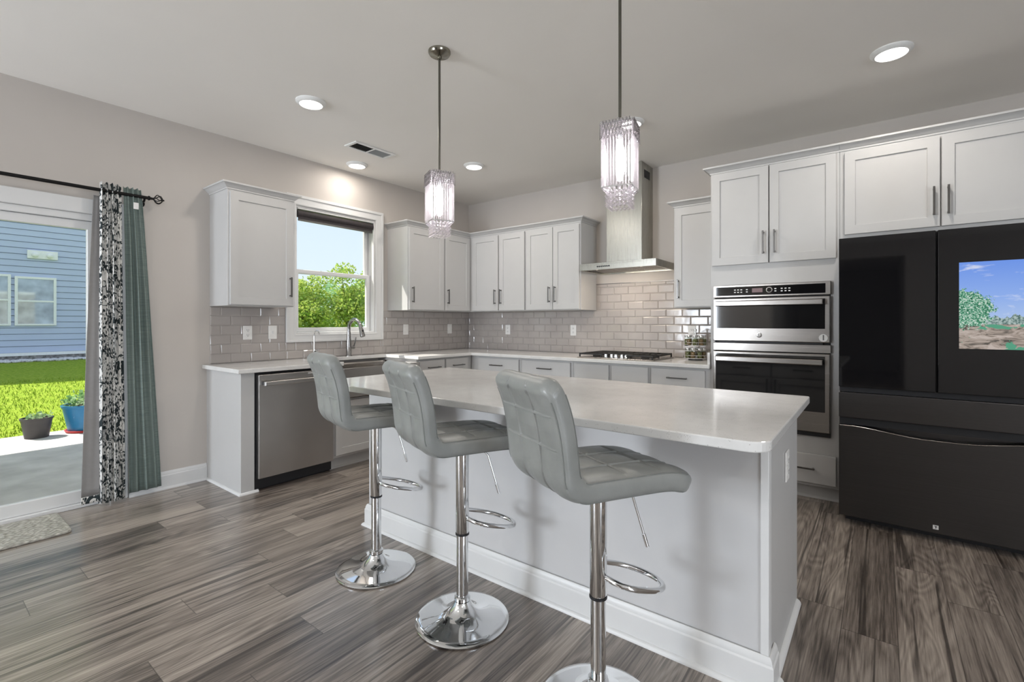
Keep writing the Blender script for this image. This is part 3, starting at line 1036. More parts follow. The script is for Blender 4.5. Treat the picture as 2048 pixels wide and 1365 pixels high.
# ---- farmhouse sink
t = thing('farmhouse_sink', 'stainless apron-front sink set into the worktop under the window', 'sink', (0.4, -1.82, 0.6))
mb = MB()
S0, S1, SX0, SX1, SB, ST = -2.238, -1.404, 0.120, 0.668, 0.600, 0.848
def rect(ins, z, x0=SX0, x1=SX1):
    return [mb.v(p) for p in ((x0 + ins, S0 + ins, z), (x1 - ins, S0 + ins, z), (x1 - ins, S1 - ins, z), (x0 + ins, S1 - ins, z))]
R = [rect(0, SB), rect(0, ST), rect(0.014, ST), rect(0.024, ST - .015), rect(0.03, SB + .03), rect(0.07, SB + .012)]
for A, B in zip(R, R[1:]):
    for i in range(4):
        j = (i + 1) % 4
        mb.f([A[i], A[j], B[j], B[i]])
mb.f(R[-1]); mb.f(list(reversed(R[0])))
basin = mb.build('basin', M['steel_x'], t, bevel=0.004, seg=2)
m_ = MB(); m_.box(SX0 + .031, SX1 - .031, -1.69, -1.675, SB + .014, ST - .05)
m_.build('divider', M['steel_x'], t, bevel=0.004)
m_ = MB(); m_.lathe([(0.0, 0), (0.045, 0), (0.045, 0.004), (0.0, 0.004)], (0.4, -1.95, SB + .0125), 24)
m_.build('drain', M['chrome'], t, smooth=30)

# ---- faucets
t = thing('kitchen_faucet', 'tall brushed gooseneck faucet behind the sink', 'faucet', (0.078, -1.80, CT))
fx, fy = 0.078, -1.80
m_ = MB(); m_.lathe([(0.030, 0), (0.030, 0.008), (0.0255, 0.014), (0.025, 0.12), (0.0205, 0.17), (0.0185, 0.24)], (fx, fy, CT), 24)
m_.build('body', M['nickel'], t, smooth=40)
pts, rad = [], []
zc = CT + 0.262
for k in range(25):
    a = PI - k / 24 * (PI * 0.90)
    pts.append((fx + 0.098 + 0.098 * math.cos(a), fy, zc + 0.098 * math.sin(a)))
pts = [(fx, fy, CT + 0.235)] + pts
m_ = MB(); m_.tube(pts, 0.0165, 16)
m_.build('gooseneck', M['nickel'], t, smooth=50)
e = Vector(pts[-1]); dr = (Vector(pts[-1]) - Vector(pts[-2])).normalized()
m_ = MB(); m_.tube([e, e + dr * 0.02, e + dr * 0.09, e + dr * 0.102], [0.017, 0.0185, 0.024, 0.023], 18)
m_.build('spray_head', M['nickel'], t, smooth=40)
m_ = MB(); m_.tube([(fx + .024, fy, zc - .02), (fx + .024, fy, zc - .018)], 0.004, 8)
m_.bm.clear()
q = e + dr * 0.045 + Vector((0.021, 0, 0))
m_.box(q.x - .004, q.x + .006, q.y - .008, q.y + .008, q.z - .018, q.z + .014)
m_.build('spray_button', M['black_plastic'], t, bevel=0.003)
m_ = MB(); m_.tube([(fx, fy + .02, CT + .085), (fx, fy + .062, CT + .085)], 0.0165, 16)
hp = m_.build('handle_hub', M['nickel'], t, smooth=40)
m_ = MB(); m_.tube([(fx + .004, fy + .052, CT + .09), (fx + .012, fy + .060, CT + .125), (fx + .022, fy + .066, CT + .185)], [0.0075, 0.006, 0.005], 12)
m_.build('lever', M['handle'], hp, smooth=40)
t = thing('filter_faucet', 'small thin chrome filter tap left of the tall faucet', 'faucet', (0.085, -2.165, CT))
fx, fy = 0.085, -2.165
m_ = MB(); m_.lathe([(0.022, 0), (0.022, 0.006), (0.012, 0.012), (0.010, 0.05), (0.013, 0.055), (0.013, 0.075), (0.006, 0.082)], (fx, fy, CT), 18)
m_.build('body', M['chrome'], t, smooth=40)
pts = [(fx, fy, CT + .08), (fx, fy, CT + .20)]
for k in range(1, 19):
    a = PI - k / 18 * PI * 0.93
    pts.append((fx + .042 + .042 * math.cos(a), fy, CT + .215 + .042 * math.sin(a)))
m_ = MB(); m_.tube(pts, [0.0062] * (len(pts) - 2) + [0.0085, 0.008], 12)
m_.build('spout', M['chrome'], t, smooth=50)
m_ = MB(); m_.tube([(fx, fy + .010, CT + .066), (fx, fy + .030, CT + .066), (fx, fy + .036, CT + .068), (fx, fy + .040, CT + .085)], [0.008, 0.008, 0.006, 0.005], 10)
m_.build('valve_handle', M['chrome'], t, smooth=40)

# ------------------------------------------------------------------ dishwasher
t = thing('dishwasher', 'stainless dishwasher with a bar handle under the worktop', 'dishwasher', (0.3, -2.61, 0))
m_ = MB(); m_.box(0.03, 0.585, -2.918, -2.302, 0.012, 0.862)
m_.build('tub', M['black_plastic'], t)
m_ = MB(); m_.box(0.588, 0.632, -2.908, -2.306, 0.092, 0.852)
door = m_.build('door', M['steel'], t, bevel=0.006, seg=3)
m_ = MB(); m_.tube([(0.672, -2.882, 0.787), (0.672, -2.332, 0.787)], 0.016, 4)
m_.bm.clear()
m_.box(0.660, 0.684, -2.884, -2.330, 0.771, 0.804)
h_ = m_.build('handle', M['steel'], door, bevel=0.005, seg=2)
for yy in (-2.868, -2.346):
    m_ = MB(); m_.box(0.633, 0.662, yy - .014, yy + .014, 0.776, 0.799)
    m_.build('handle_post', M['black_handle'], h_)
m_ = MB(); m_.box(0.6325, 0.6335, -2.53, -2.49, 0.831, 0.838)
m_.build('indicator_light', M['lamp_trim'], door)
m_ = MB(); m_.box(0.40, 0.566, -2.916, -2.304, 0.0005, 0.084)
m_.build('kick_plate', M['black_plastic'], t)

# ------------------------------------------------------------------ cooktop
t = thing('gas_cooktop', 'stainless gas cooktop with black iron grates set in the worktop', 'cooktop', (2.30, -0.36, CT))
CX0, CX1, CY0, CY1 = 1.945, 2.685, -0.600, -0.095
m_ = MB(); m_.box(CX0, CX1, CY0, CY1, CT + .0005, CT + .011)
m_.build('pan', M['steel_x'], t, bevel=0.006, seg=2)
def burner(x, y, r):
    m_ = MB(); m_.lathe([(r, 0), (r, 0.009), (r * .8, 0.014), (r * .8, 0.018), (r * .5, 0.021), (0, 0.021)], (x, y, CT + .0115), 24)
    m_.build('burner', M['cast_iron'], t, smooth=35)
for x, y, r in ((2.075, -0.225, .038), (2.075, -0.455, .036), (2.315, -0.27, .052), (2.555, -0.225, .038), (2.555, -0.455, .036)):
    burner(x, y, r)
def grate(x0, x1, y0, y1):
    m_ = MB(); z0, z1, w = CT + .032, CT + .046, .006
    xm, ym = (x0 + x1) / 2, (y0 + y1) / 2
    nx = [x0, x0 + 2 * w, xm - w, xm + w, x1 - 2 * w, x1]
    ny = [y0, y0 + 2 * w, ym - w, ym + w, y1 - 2 * w, y1]
    m_.cells(nx, ny, lambda i, j: i in (0, 2, 4) or j in (0, 2, 4), z0, z1, 'z')
    for px in (x0 + w, x1 - w):
        for py in (y0 + w, y1 - w):
            m_.box(px - w, px + w, py - w, py + w, CT + .0115, z0 + .001)
    for px, py in (((x0 + xm) / 2, ym), ((x1 + xm) / 2, ym)):
        m_.box(px - w * .8, px + w * .8, y0 + .05, y1 - .05, z0, z1)
    m_.build('grate', M['cast_iron'], t, bevel=0.002)
grate(1.958, 2.192, -0.585, -0.110)
grate(2.198, 2.432, -0.480, -0.110)
grate(2.438, 2.672, -0.585, -0.110)
for i, x in enumerate((2.215, 2.265, 2.315, 2.365, 2.415)):
    m_ = MB(); m_.lathe([(0.019, 0), (0.019, 0.006), (0.0155, 0.009), (0.0145, 0.028), (0.012, 0.031), (0, 0.031)], (x, -0.548 + (0.018 if i % 2 else 0), CT + .0115), 20)
    m_.build('knob', M['chrome'], t, smooth=35)

# ------------------------------------------------------------------ range hood
t = thing('range_hood', 'stainless chimney range hood above the cooktop', 'range hood', (2.29, -0.25, 1.73))
HX0, HX1 = 1.915, 2.668
m_ = MB()
m_.box(2.083, 2.445, -0.270, -0.0005, 1.792, CEIL - .001)
flue = m_.build('flue', M['steel_hood'], t, bevel=0.003)
m_ = MB(); m_.cells([HX0, HX0 + .02, HX1 - .02, HX1], [-0.50, -0.48, -0.02, -0.013], lambda i, j: not (i == 1 and j == 1), 1.728, 1.778, 'z')
m_.box(HX0, HX1, -0.50, -0.013, 1.778, 1.792)
canopy = m_.build('canopy', M['steel_hood'], t, bevel=0.0015)
for k in range(3):
    a = HX0 + .03 + k * 0.232
    m_ = MB(); m_.box(a, a + .226, -0.44, -0.05, 1.742, 1.750)
    for s in range(12):
        m_.box(a + .012 + s * .0172, a + .020 + s * .0172, -0.43, -0.06, 1.738, 1.742)
    m_.build('filter', M['steel_x'], t)
for xx in (2.07, 2.51):
    m_ = MB(); m_.lathe([(0, 0), (0.026, 0), (0.026, 0.010), (0, 0.010)], (xx, -0.462, 1.733), 20)
    m_.build('hood_lamp', M['hood_lamp'], t, smooth=30)
for k in range(7):
    m_ = MB(); m_.lathe([(0, 0), (0.0075, 0), (0.0075, -0.004), (0, -0.004)], (2.107 + k * .0195, -0.5002, 1.757), 14, 'y')
    m_.build('button', M['black_plastic'], canopy, smooth=30)
for k in range(3):
    m_ = MB(); m_.box(2.4455, 2.4465, -0.215 + k * .048, -0.175 + k * .048, 2.600, 2.675)
    m_.build('vent_slot', M['dark_inside'], flue)
area_light('hood_glow', (2.29, -0.40, 1.725), (0, 0.3, -1), 0.5, 0.08, 3.0, (1.0, 0.86, 0.70))

# ------------------------------------------------------------------ wall oven
t = thing('wall_oven', 'stainless double wall oven with microwave above, built into the tower', 'oven', (3.56, -0.5, 0.444))
OX0, OX1 = 3.176, 3.939
m_ = MB(); m_.box(3.186, 3.929, -0.606, -0.06, 0.452, 1.506)
m_.build('chassis', M['dark_inside'], t)
m_ = MB(); m_.box(OX0, OX1, -0.645, -TD - .001, 1.424, 1.517)
cp = m_.build('control_panel', M['steel_x'], t, bevel=0.004)
m_ = MB(); m_.box(OX0 + .022, OX1 - .032, -0.6485, -0.6452, 1.436, 1.502)
cg = m_.build('control_glass', M['black_glass'], cp, bevel=0.001)
m_ = MB(); m_.box(3.452, 3.522, -0.6494, -0.6487, 1.455, 1.486)
m_.build('display', simple('oven_display', (0.16, 0.085, 0.085), 0.3), cp)
m_ = MB(); m_.lathe([(0.021, 0), (0.021, -0.012), (0.016, -0.014)], (3.567, -0.6487, 1.470), 28, 'y')
m_.build('dial', M['chrome'], cp, smooth=30)
m_ = MB(); m_.lathe([(0.0, 0), (0.0155, 0), (0.015, -0.003), (0, -0.003)], (3.567, -0.6628, 1.470), 24, 'y')
m_.build('dial_face', M['black_glass'], cp, smooth=30)
touch = M['white_plastic']
for (bx, bz) in [(3.335 + i * .022, 1.478 - j * .018) for i in range(3) for j in range(2)] + [(3.417, 1.478), (3.417, 1.461), (3.605, 1.478), (3.605, 1.461)] + [(3.645 + i * .024, 1.478 - j * .018) for i in range(3) for j in range(2)]:
    m_ = MB(); m_.box(bx - .006, bx + .006, -0.6494, -0.6487, bz - .0035, bz + .0035)
    m_.build('touch_key', touch, cp)
def oven_door(nm, z0, z1, g0, g1, hz):
    m_ = MB(); m_.box(OX0 + .003, OX1 - .005, -0.652, -TD - .002, z0, z1)
    d = m_.build(nm, M['steel_x'], t, bevel=0.005, seg=2)
    m_ = MB(); m_.box(OX0 + .022, OX1 - .034, -0.6550, -0.6522, g0, g1)
    m_.build('window', M['oven_glass'], d, bevel=0.001)
    m_ = MB(); m_.box(OX0 + .030, OX1 - .042, -0.712, -0.692, hz - .019, hz + .019)
    h_ = m_.build('handle', M['steel_x'], d, bevel=0.005, seg=2)
    for xx in (OX0 + .05, OX1 - .062):
        m_ = MB(); m_.box(xx - .009, xx + .009, -0.693, -0.6553, hz - .012, hz + .012)
        m_.build('handle_post', M['steel_x'], h_)
    return d
md = oven_door('microwave_door', 1.094, 1.415, 1.190, 1.398, 1.375)
m_ = MB(); m_.lathe([(0.019, 0), (0.019, -0.003), (0.015, -0.004)], (3.50, -0.6521, 1.142), 24, 'y')
bd = m_.build('round_badge', M['chrome'], md, smooth=30)
m_ = MB(); m_.lathe([(0.0125, 0), (0.0125, -0.001), (0.0, -0.001)], (3.50, -0.6562, 1.142), 20, 'y')
m_.build('badge_disc', M['steel_x'], bd, smooth=30)
m_ = MB()
sq = []
for k in range(60):
    a = k / 59 * 4 * PI
    sq.append((3.50 + 0.0105 * math.cos(a) * (0.55 + 0.45 * math.cos(a * .5)), -0.6580, 1.142 + 0.0105 * math.sin(a) * (0.75 + .25 * math.cos(a * .5))))
m_.tube(sq, 0.0009, 6)
m_.build('badge_script', M['handle'], bd, smooth=40)
m_ = MB(); m_.lathe([(0.0, 0), (0.026, 0), (0.026, -0.001), (0.0, -0.001)], (3.895, -0.6523, 1.128), 24, 'y')
stk = m_.build('sticker', M['white_plastic'], md, smooth=30)
m_ = MB(); m_.box(3.892, 3.900, -0.6540, -0.6535, 1.112, 1.148)
m_.build('sticker_print', M['handle'], stk)
m_ = MB(); m_.box(OX0, OX1, -0.640, -TD - .001, 1.022, 1.080)
vt = m_.build('vent_trim', M['steel_x'], t, bevel=0.003)
m_ = MB(); m_.box(OX0 + .04, OX1 - .05, -0.628, -TD - .001, 1.081, 1.093)
m_.build('vent_gap', M['black_plastic'], vt)
od = oven_door('oven_door', 0.478, 1.016, 0.618, 1.000, 0.962)
m_ = MB(); m_.box(OX0 + .003, OX1 - .004, -0.632, -TD - .001, 0.446, 0.474)
m_.build('bottom_vent', M['black_plastic'], t)

# ------------------------------------------------------------------ refrigerator
t = thing('refrigerator', 'black four-door refrigerator with a lit picture screen', 'refrigerator', (4.456, -0.5, 0))
FX0, FX1, FY = 4.000, 4.912, -0.95
GAP = 4.4545
m_ = MB(); m_.box(FX0 + .004, FX1 - .004, -0.872, -0.04, 0.03, 1.742)
m_.build('body', M['black_steel'], t, bevel=0.004)
m_ = MB(); m_.box(FX0, GAP - .004, FY, -0.876, 0.838, 1.752)
m_.build('left_door', M['black_glass'], t, bevel=0.004, seg=2)
m_ = MB(); m_.box(GAP + .004, FX1, FY, -0.876, 0.838, 1.752)
rd = m_.build('right_door', M['black_glass'], t, bevel=0.004, seg=2)
m_ = MB(); m_.box(GAP - .003, GAP + .003, -0.925, -0.88, 0.845, 1.745)
m_.build('center_seal', M['dark_inside'], t)
m_ = MB(); m_.box(0, 0.335, -0.0012, 0.0, 0, 0.472)
scr = m_.build('screen', M['screen'], None)
scr.parent = rd
scr.location = Vector((4.546, FY - .0003, 1.090)) - Vector(t.location)
m_ = MB(); m_.box(FX0 + .004, FX1 - .004, -0.915, -0.873, 0.806, 0.837)
m_.build('upper_handle_recess', M['dark_inside'], t)
m_ = MB(); m_.box(FX0, FX1, FY + .004, -0.876, 0.650, 0.805)
m_.build('middle_drawer', M['black_steel'], t, bevel=0.004, seg=2)
m_ = MB(); m_.box(FX0 + .004, FX1 - .004, -0.910, -0.873, 0.604, 0.649)
m_.build('lower_handle_recess', M['dark_inside'], t)
# freezer drawer with the dipped top edge
m_ = MB()
top = []
for k in range(33):
    s = k / 32
    x = FX0 + (FX1 - FX0) * s
    u = max(0.0, min(1.0, (s - .06) / .40)) * max(0.0, min(1.0, (1.0 - s) / .40))
    u = u * u * (3 - 2 * u)
    top.append((x, 0.603 - 0.036 * u))
m_.prism([(FX0, 0.046)] + [(FX1, 0.046)] + list(reversed(top)), FY + .004, -0.876, 'y')
fd = m_.build('freezer_drawer', M['black_steel'], t, bevel=0.0035, seg=2)
m_ = MB(); m_.tube([(x, FY + .0045, z - .002) for x, z in top], 0.0016, 6)
m_.build('handle_edge', M['steel_x'], fd, smooth=40)
m_ = MB(); m_.box(4.438, 4.462, FY + .0028, FY + .0038, 0.070, 0.093)
bq = m_.build('square_badge', M['white_plastic'], fd)
m_ = MB(); m_.box(4.444, 4.456, FY + .0022, FY + .0027, 0.086, 0.089)
m_.box(4.4485, 4.4515, FY + .0022, FY + .0027, 0.075, 0.086)
m_.box(4.4515, 4.4555, FY + .0022, FY + .0027, 0.079, 0.082)
m_.build('badge_mark', M['black_plastic'], bq)
m_ = MB(); m_.box(FX0 + .03, FX1 - .03, -0.86, -0.80, 0.0005, 0.029)
m_.build('base_grille', M['black_plastic'], t)

# ------------------------------------------------------------------ island
IX0, IX1, IY0, IY1 = 1.735, 3.909, -2.752, -2.055
t = thing('kitchen_island', 'white kitchen island base with baseboard that the stools stand at', 'island', (2.8, -2.4, 0))
m_ = MB(); m_.box(IX0, IX1 - .002, IY0, -2.13, 0.0, CB - .0005)
m_.build('base_panel', M['island_paint'], t)
m_ = MB(); m_.box(IX0 + .001, IX1 - .003, -2.1295, -2.078, 0.10, CB - .0005)
m_.build('cabinet_box', M['cabinet'], t)
m_ = MB(); m_.box(IX1 - .020, IX1 + .006, IY0 - .006, IY0 + .040, 0.0, CB - .0005)
m_.build('corner_post', M['trim'], t, bevel=0.002)
m_ = MB(); m_.box(IX0 - .004, IX1 - .0205, IY0 - .006, IY0 - .0002, CB - .058, CB - .0005)
m_.build('top_rail', M['trim'], t, bevel=0.002)
m_ = MB(); m_.box(IX1 - .0015, IX1 + .004, IY0 + .0405, -2.079, 0.0, CB - .0005)
m_.build('side_panel', M['cabinet'], t, bevel=0.001)
mb = MB()
base_and_shoe(mb, [(IX0 - .0005, -2.14), (IX0 - .0005, IY0 - .0065), (IX1 + .0065, IY0 - .0065), (IX1 + .0065, IY0 + .085)], -1)
mb.build('baseboard', M['trim'], t, smooth=30)
mb = MB(); sweep(mb, [(IX1 + .0045, IY0 + .086), (IX1 + .0045, -2.10)], [(o * 1.2, u * 1.2) for o, u in SHOE], -1)
mb.build('shoe_molding', M['trim'], t, smooth=30)
for k in range(4):
    a0 = IX0 + .02 + k * 0.535; a1 = a0 + .522
    m_ = MB(); m_.box(a0, a1, -2.0775, -2.058, 0.70, 0.855)
    d = m_.build('drawer_front', M['cabinet'], t, bevel=0.002)
    bar_pull(FI, (a0 + a1) / 2, 0.778, -2.058, 0.165, False, d)
    m_ = MB(); shaker(m_, FI, a0, a1, 0.12, 0.69, -2.0775, -2.058)
    d = m_.build('door', M['cabinet'], t)
    bar_pull(FI, a1 - .03 if k % 2 == 0 else a0 + .03, 0.60, -2.058, 0.16, True, d)

def rounded_rect(x0, x1, y0, y1, r, seg=10):
    P = []
    for cx, cy, a0 in ((x1 - r, y1 - r, 0), (x0 + r, y1 - r, 90), (x0 + r, y0 + r, 180), (x1 - r, y0 + r, 270)):
        for k in range(seg + 1):
            a = math.radians(a0 + 90 * k / seg)
            P.append((cx + r * math.cos(a), cy + r * math.sin(a)))
    return P
m_ = MB(); 
P = []
for cx, cy, r, a0 in ((3.956 - .012, -2.022 - .012, .012, 0), (1.688 + .012, -2.022 - .012, .012, 90), (1.688 + .06, -3.078 + .06, .06, 180), (3.966 - .06, -3.078 + .06, .06, 270)):
    for k in range(9):
        a = math.radians(a0 + 90 * k / 8)
        P.append((cx + r * math.cos(a), cy + r * math.sin(a)))
m_.prism(P, CB, CT, 'z')
o = m_.build('island_countertop', M['quartz'], None, bevel=0.004, seg=2)
tag(o, 'large white quartz island top with speckled edge and rounded corners', 'countertop')

# ------------------------------------------------------------------ outlets and switches
def outlet(F, a, z, c, label, kind, name):
    t = thing(name, label, 'outlet' if kind == 'outlet' else 'switch', F.p(a, z, c))
    m_ = MB(); F.box(m_, a - .036, a + .036, z - .058, z + .058, c, c + .006)
    m_.build('cover_plate', M['white_plastic'], t, bevel=0.003, seg=2)
    if kind == 'outlet':
        for dz in (-.021, .021):
            m_ = MB(); F.box(m_, a - .017, a + .017, z + dz - .014, z + dz + .014, c + .0062, c + .0085)
            r = m_.build('receptacle', M['white_plastic'], t, bevel=0.003, seg=2)
            for da in (-.007, .007):
                m_ = MB(); F.box(m_, a + da - .0014, a + da + .0014, z + dz - .002, z + dz + .007, c + .0083, c + .0088)
                m_.build('slot', M['dark_inside'], r)
            m_ = MB(); F.box(m_, a - .0025, a + .0025, z + dz - .010, z + dz - .005, c + .0083, c + .0088)
            m_.build('ground_hole', M['dark_inside'], r)
    elif kind == 'toggle':
        m_ = MB(); F.box(m_, a - .006, a + .006, z - .012, z + .012, c + .0062, c + .0085)
        m_.build('toggle_slot', M['trim'], t)
        m_ = MB(); F.box(m_, a - .004, a + .004, z - .002, z + .008, c + .0086, c + .018)
        m_.build('toggle', M['white_plastic'], t, bevel=0.002)
    else:
        m_ = MB(); F.box(m_, a - .0165, a + .0165, z - .033, z + .033, c + .0062, c + .0095)
        m_.build('rocker', M['white_plastic'], t, bevel=0.002)
TC = 0.0096
outlet(FA, -2.717, 1.148, TC, 'white outlet on the tiles above the dishwasher, left of the toggle switch', 'outlet', 'wall_outlet')
outlet(FA, -2.509, 1.148, TC, 'white toggle switch on the tiles left of the kitchen window', 'toggle', 'light_switch')
outlet(FA, -1.037, 1.156, TC, 'white rocker switch on the tiles just right of the kitchen window', 'rocker', 'light_switch')
outlet(FA, -0.351, 1.156, TC, 'white rocker switch on the window wall close to the corner', 'rocker', 'light_switch')
outlet(FB, 0.655, 1.148, TC, 'white outlet on the range wall tiles nearest the corner', 'outlet', 'wall_outlet')
outlet(FB, 1.561, 1.149, TC, 'white outlet on the range wall tiles left of the cooktop', 'outlet', 'wall_outlet')
outlet(FB, 2.823, 1.146, TC, 'white outlet on the tiles right above the spice rack', 'outlet', 'wall_outlet')
class FrameS:
    def p(self, a, b, c): return (c, a, b)
    def box(self, mb, a0, a1, b0, b1, c0, c1): mb.box(c0, c1, a0, a1, b0, b1)
outlet(FrameS(), -2.385, 0.672, IX1 + .0045, 'white outlet on the right end of the island', 'outlet', 'wall_outlet')

# ------------------------------------------------------------------ spice carousel and jars
sx, sy = 2.905, -0.185
t = thing('spice_rack', 'two-tier round chrome spice carousel on the worktop beside the oven tower', 'spice rack', (sx, sy, CT))
m_ = MB(); m_.lathe([(0, 0), (0.06, 0), (0.06, 0.012), (0, 0.012)], (sx, sy, CT + .0005), 28)
m_.build('base', M['black_plastic'], t, smooth=30)
for z in (CT + .013, CT + .125):
    m_ = MB(); m_.lathe([(0, 0), (0.098, 0), (0.100, 0.006), (0.097, 0.006), (0, 0.004)], (sx, sy, z), 36)
    tr = m_.build('tray', M['chrome'], t, smooth=30)
    m_ = MB(); m_.tube([(sx + .0985 * math.cos(a), sy + .0985 * math.sin(a), z + .030) for a in [2 * PI * k / 40 for k in range(40)]], 0.0022, 6, closed=True)
    for k in range(8):
        a = 2 * PI * (k + .5) / 8
        m_.tube([(sx + .0985 * math.cos(a), sy + .0985 * math.sin(a), z + .006), (sx + .0985 * math.cos(a), sy + .0985 * math.sin(a), z + .030)], 0.0018, 6)
    m_.build('rail', M['chrome'], tr, smooth=40)
m_ = MB(); m_.lathe([(0.008, 0), (0.008, .235), (0.014, .240), (0.014, .252), (0, .256)], (sx, sy, CT + .019), 16)
m_.build('center_post', M['chrome'], t, smooth=40)
def make_jar(mat):
    j = thing('spice_jar', '', 'jar', (0, 0, 0))
    m_ = MB(); m_.lathe([(0, 0), (0.019, 0), (0.0205, 0.004), (0.0205, 0.058), (0.0165, 0.066), (0.0165, 0.068), (0, 0.068)], (0, 0, 0), 20)
    m_.build('glass_jar', M['jar_glass'], j, smooth=40)
    m_ = MB(); m_.lathe([(0, 0.002), (0.0185, 0.002), (0.0185, 0.052), (0, 0.054)], (0, 0, 0), 18)
    m_.build('spice_fill', mat, j, smooth=40)
    m_ = MB(); m_.lathe([(0.0185, 0.0685), (0.019, 0.070), (0.019, 0.085), (0.0175, 0.087), (0, 0.087)], (0, 0, 0), 20)
    m_.build('lid', M['chrome'], j, smooth=40)
    return j
protos = [make_jar(M['spice']), make_jar(M['spice_green'])]
used = [False, False]
for tier, (z, lab, grp) in enumerate(((CT + .0195, 'small glass spice jar with metal lid standing on the lower tray of the spice carousel', 'spice jars on the lower tray'),
                                      (CT + .1315, 'small glass spice jar with metal lid standing on the upper tray of the spice carousel', 'spice jars on the upper tray'))):
    for k in range(8):
        q = (k * 3 + tier) % 2
        if not used[q]:
            j = protos[q]; used[q] = True
        else:
            j = copy_tree(protos[q])
        a = 2 * PI * (k + .3 * tier) / 8
        j.location = (sx + .071 * math.cos(a), sy + .071 * math.sin(a), z)
        tag(j, lab, 'jar', grp)

# ------------------------------------------------------------------ bar stools
def pad_path():
    """centre line of the one-piece padded seat and back: (u forward, z)"""
    ctrl = [(0.218, 0.710), (0.208, 0.722), (0.168, 0.737), (0.10, 0.746), (0.02, 0.749), (-0.08, 0.751), (-0.155, 0.752)]
    arc = []
    cx, cz, r = -0.168, 0.814, 0.062
    for k in range(0, 9):
        a = math.radians(270 - 85 * k / 8)
        arc.append((cx + r * math.cos(a), cz + r * math.sin(a)))
    back = [(-0.236, 0.865), (-0.244, 0.92), (-0.257, 0.975), (-0.276, 1.025), (-0.298, 1.066)]
    pts = [(a + 0.022 - (0.010 if a > 0.12 else 0.0), b) for a, b in ctrl + arc + back]
    # resample evenly
    P = [Vector((a, b)) for a, b in pts]
    # catmull smooth
    out = []
    for i in range(len(P) - 1):
        p0, p1, p2, p3 = P[max(0, i - 1)], P[i], P[i + 1], P[min(len(P) - 1, i + 2)]
        for k in range(8):
            s = k / 8
            out.append(0.5 * ((2 * p1) + (p2 - p0) * s + (2 * p0 - 5 * p1 + 4 * p2 - p3) * s * s + (3 * p1 - p0 - 3 * p2 + p3) * s ** 3))
    out.append(P[-1])
    L = [0]
    for a, b in zip(out, out[1:]):
        L.append(L[-1] + (b - a).length)
    n = 300
    res = []
    k = 0
    for i in range(n + 1):
        d = L[-1] * i / n
        while k < len(L) - 2 and L[k + 1] < d:
            k += 1
        s = (d - L[k]) / max(1e-9, L[k + 1] - L[k])
        res.append(out[k] + (out[k + 1] - out[k]) * s)
    return res, L[-1]
PADP, PADL = pad_path()

def pad_rings():
    W = 0.362
    n = len(PADP)
    NC = 96
    rings = []
    seam_rows = (0.120, 0.245)                       # seat seams, distance from the front
    bend = None
    dist = [0.0]
    for a, b in zip(PADP, PADP[1:]):
        dist.append(dist[-1] + (b - a).length)
    # find bend distance (lowest rear point)
    ib = min(range(n), key=lambda i: abs((PADP[i] - Vector((-0.1898, 0.7702))).length))
    db = dist[ib]
    back_len = dist[-1] - db
    rows = [0.125, 0.250] + [db + back_len * .36, db + back_len * .68]
    for i, p in enumerate(PADP):
        t = (PADP[min(n - 1, i + 1)] - PADP[max(0, i - 1)]).normalized()
        nrm = Vector((-t.y, t.x))                    # outer / underside
        th = 0.031 if i < ib else 0.031 - 0.003 * min(1, (i - ib) / 20)
        d0, d1 = dist[i], dist[-1] - dist[i]
        endk = 1.0
        re = 0.030
        for d in (d0, d1):
            if d < re:
                endk = min(endk, math.sqrt(max(0.0, 1 - ((re - d) / re) ** 2)))
        th *= max(0.12, endk)
        # rounded plan corners
        rc = 0.048
        wk = W / 2
        for d in (d0, d1):
            if d < rc:
                wk = min(wk, W / 2 - rc + rc * math.sqrt(max(0.0, 1 - ((rc - d) / rc) ** 2)))
        ring = []
        NF, NS = 96, 9
        samp = []
        rs = min(0.024, th * 0.8)
        for k in range(NF):
            samp.append(((wk - rs) * (1 - 2 * k / (NF - 1)), th, 1))
        for k in range(1, NS):
            a = PI / 2 + PI * k / NS
            samp.append((-(wk - rs) + rs * math.cos(a), math.copysign(abs(math.sin(a)) ** .55, math.sin(a)) * th, 0))
        for k in range(NF):
            samp.append((-(wk - rs) * (1 - 2 * k / (NF - 1)), -th, -1))
        for k in range(1, NS):
            a = -PI / 2 + PI * k / NS
            samp.append(((wk - rs) + rs * math.cos(a), math.copysign(abs(math.sin(a)) ** .55, math.sin(a)) * th, 0))
        for x, h, fc in samp:
            sa = fc if fc else 0.0
            # quilting on the two broad faces
            edge = max(0.0, 1 - (abs(x) / (W / 2 - .022)) ** 8)
            q = 0.0
            seamx = min(abs(x - W / 6), abs(x + W / 6))
            seams = min(abs(dist[i] - r) for r in rows)
            g = max(math.exp(-(seamx / .0030) ** 2), math.exp(-(seams / .0030) ** 2))
            puff = min(1.0, seamx / .05) ** .5 * min(1.0, seams / .05) ** .5
            if abs(sa) > 0.55:
                q = (-0.0075 * g + 0.0075 * puff) * edge * endk
            # piping welt near the rim
            hh = h + (math.copysign(q, sa) if sa else 0.0)
            ring.append((x, p.x + nrm.x * hh, p.y + nrm.y * hh))
        rings.append(ring)
    return rings, ib

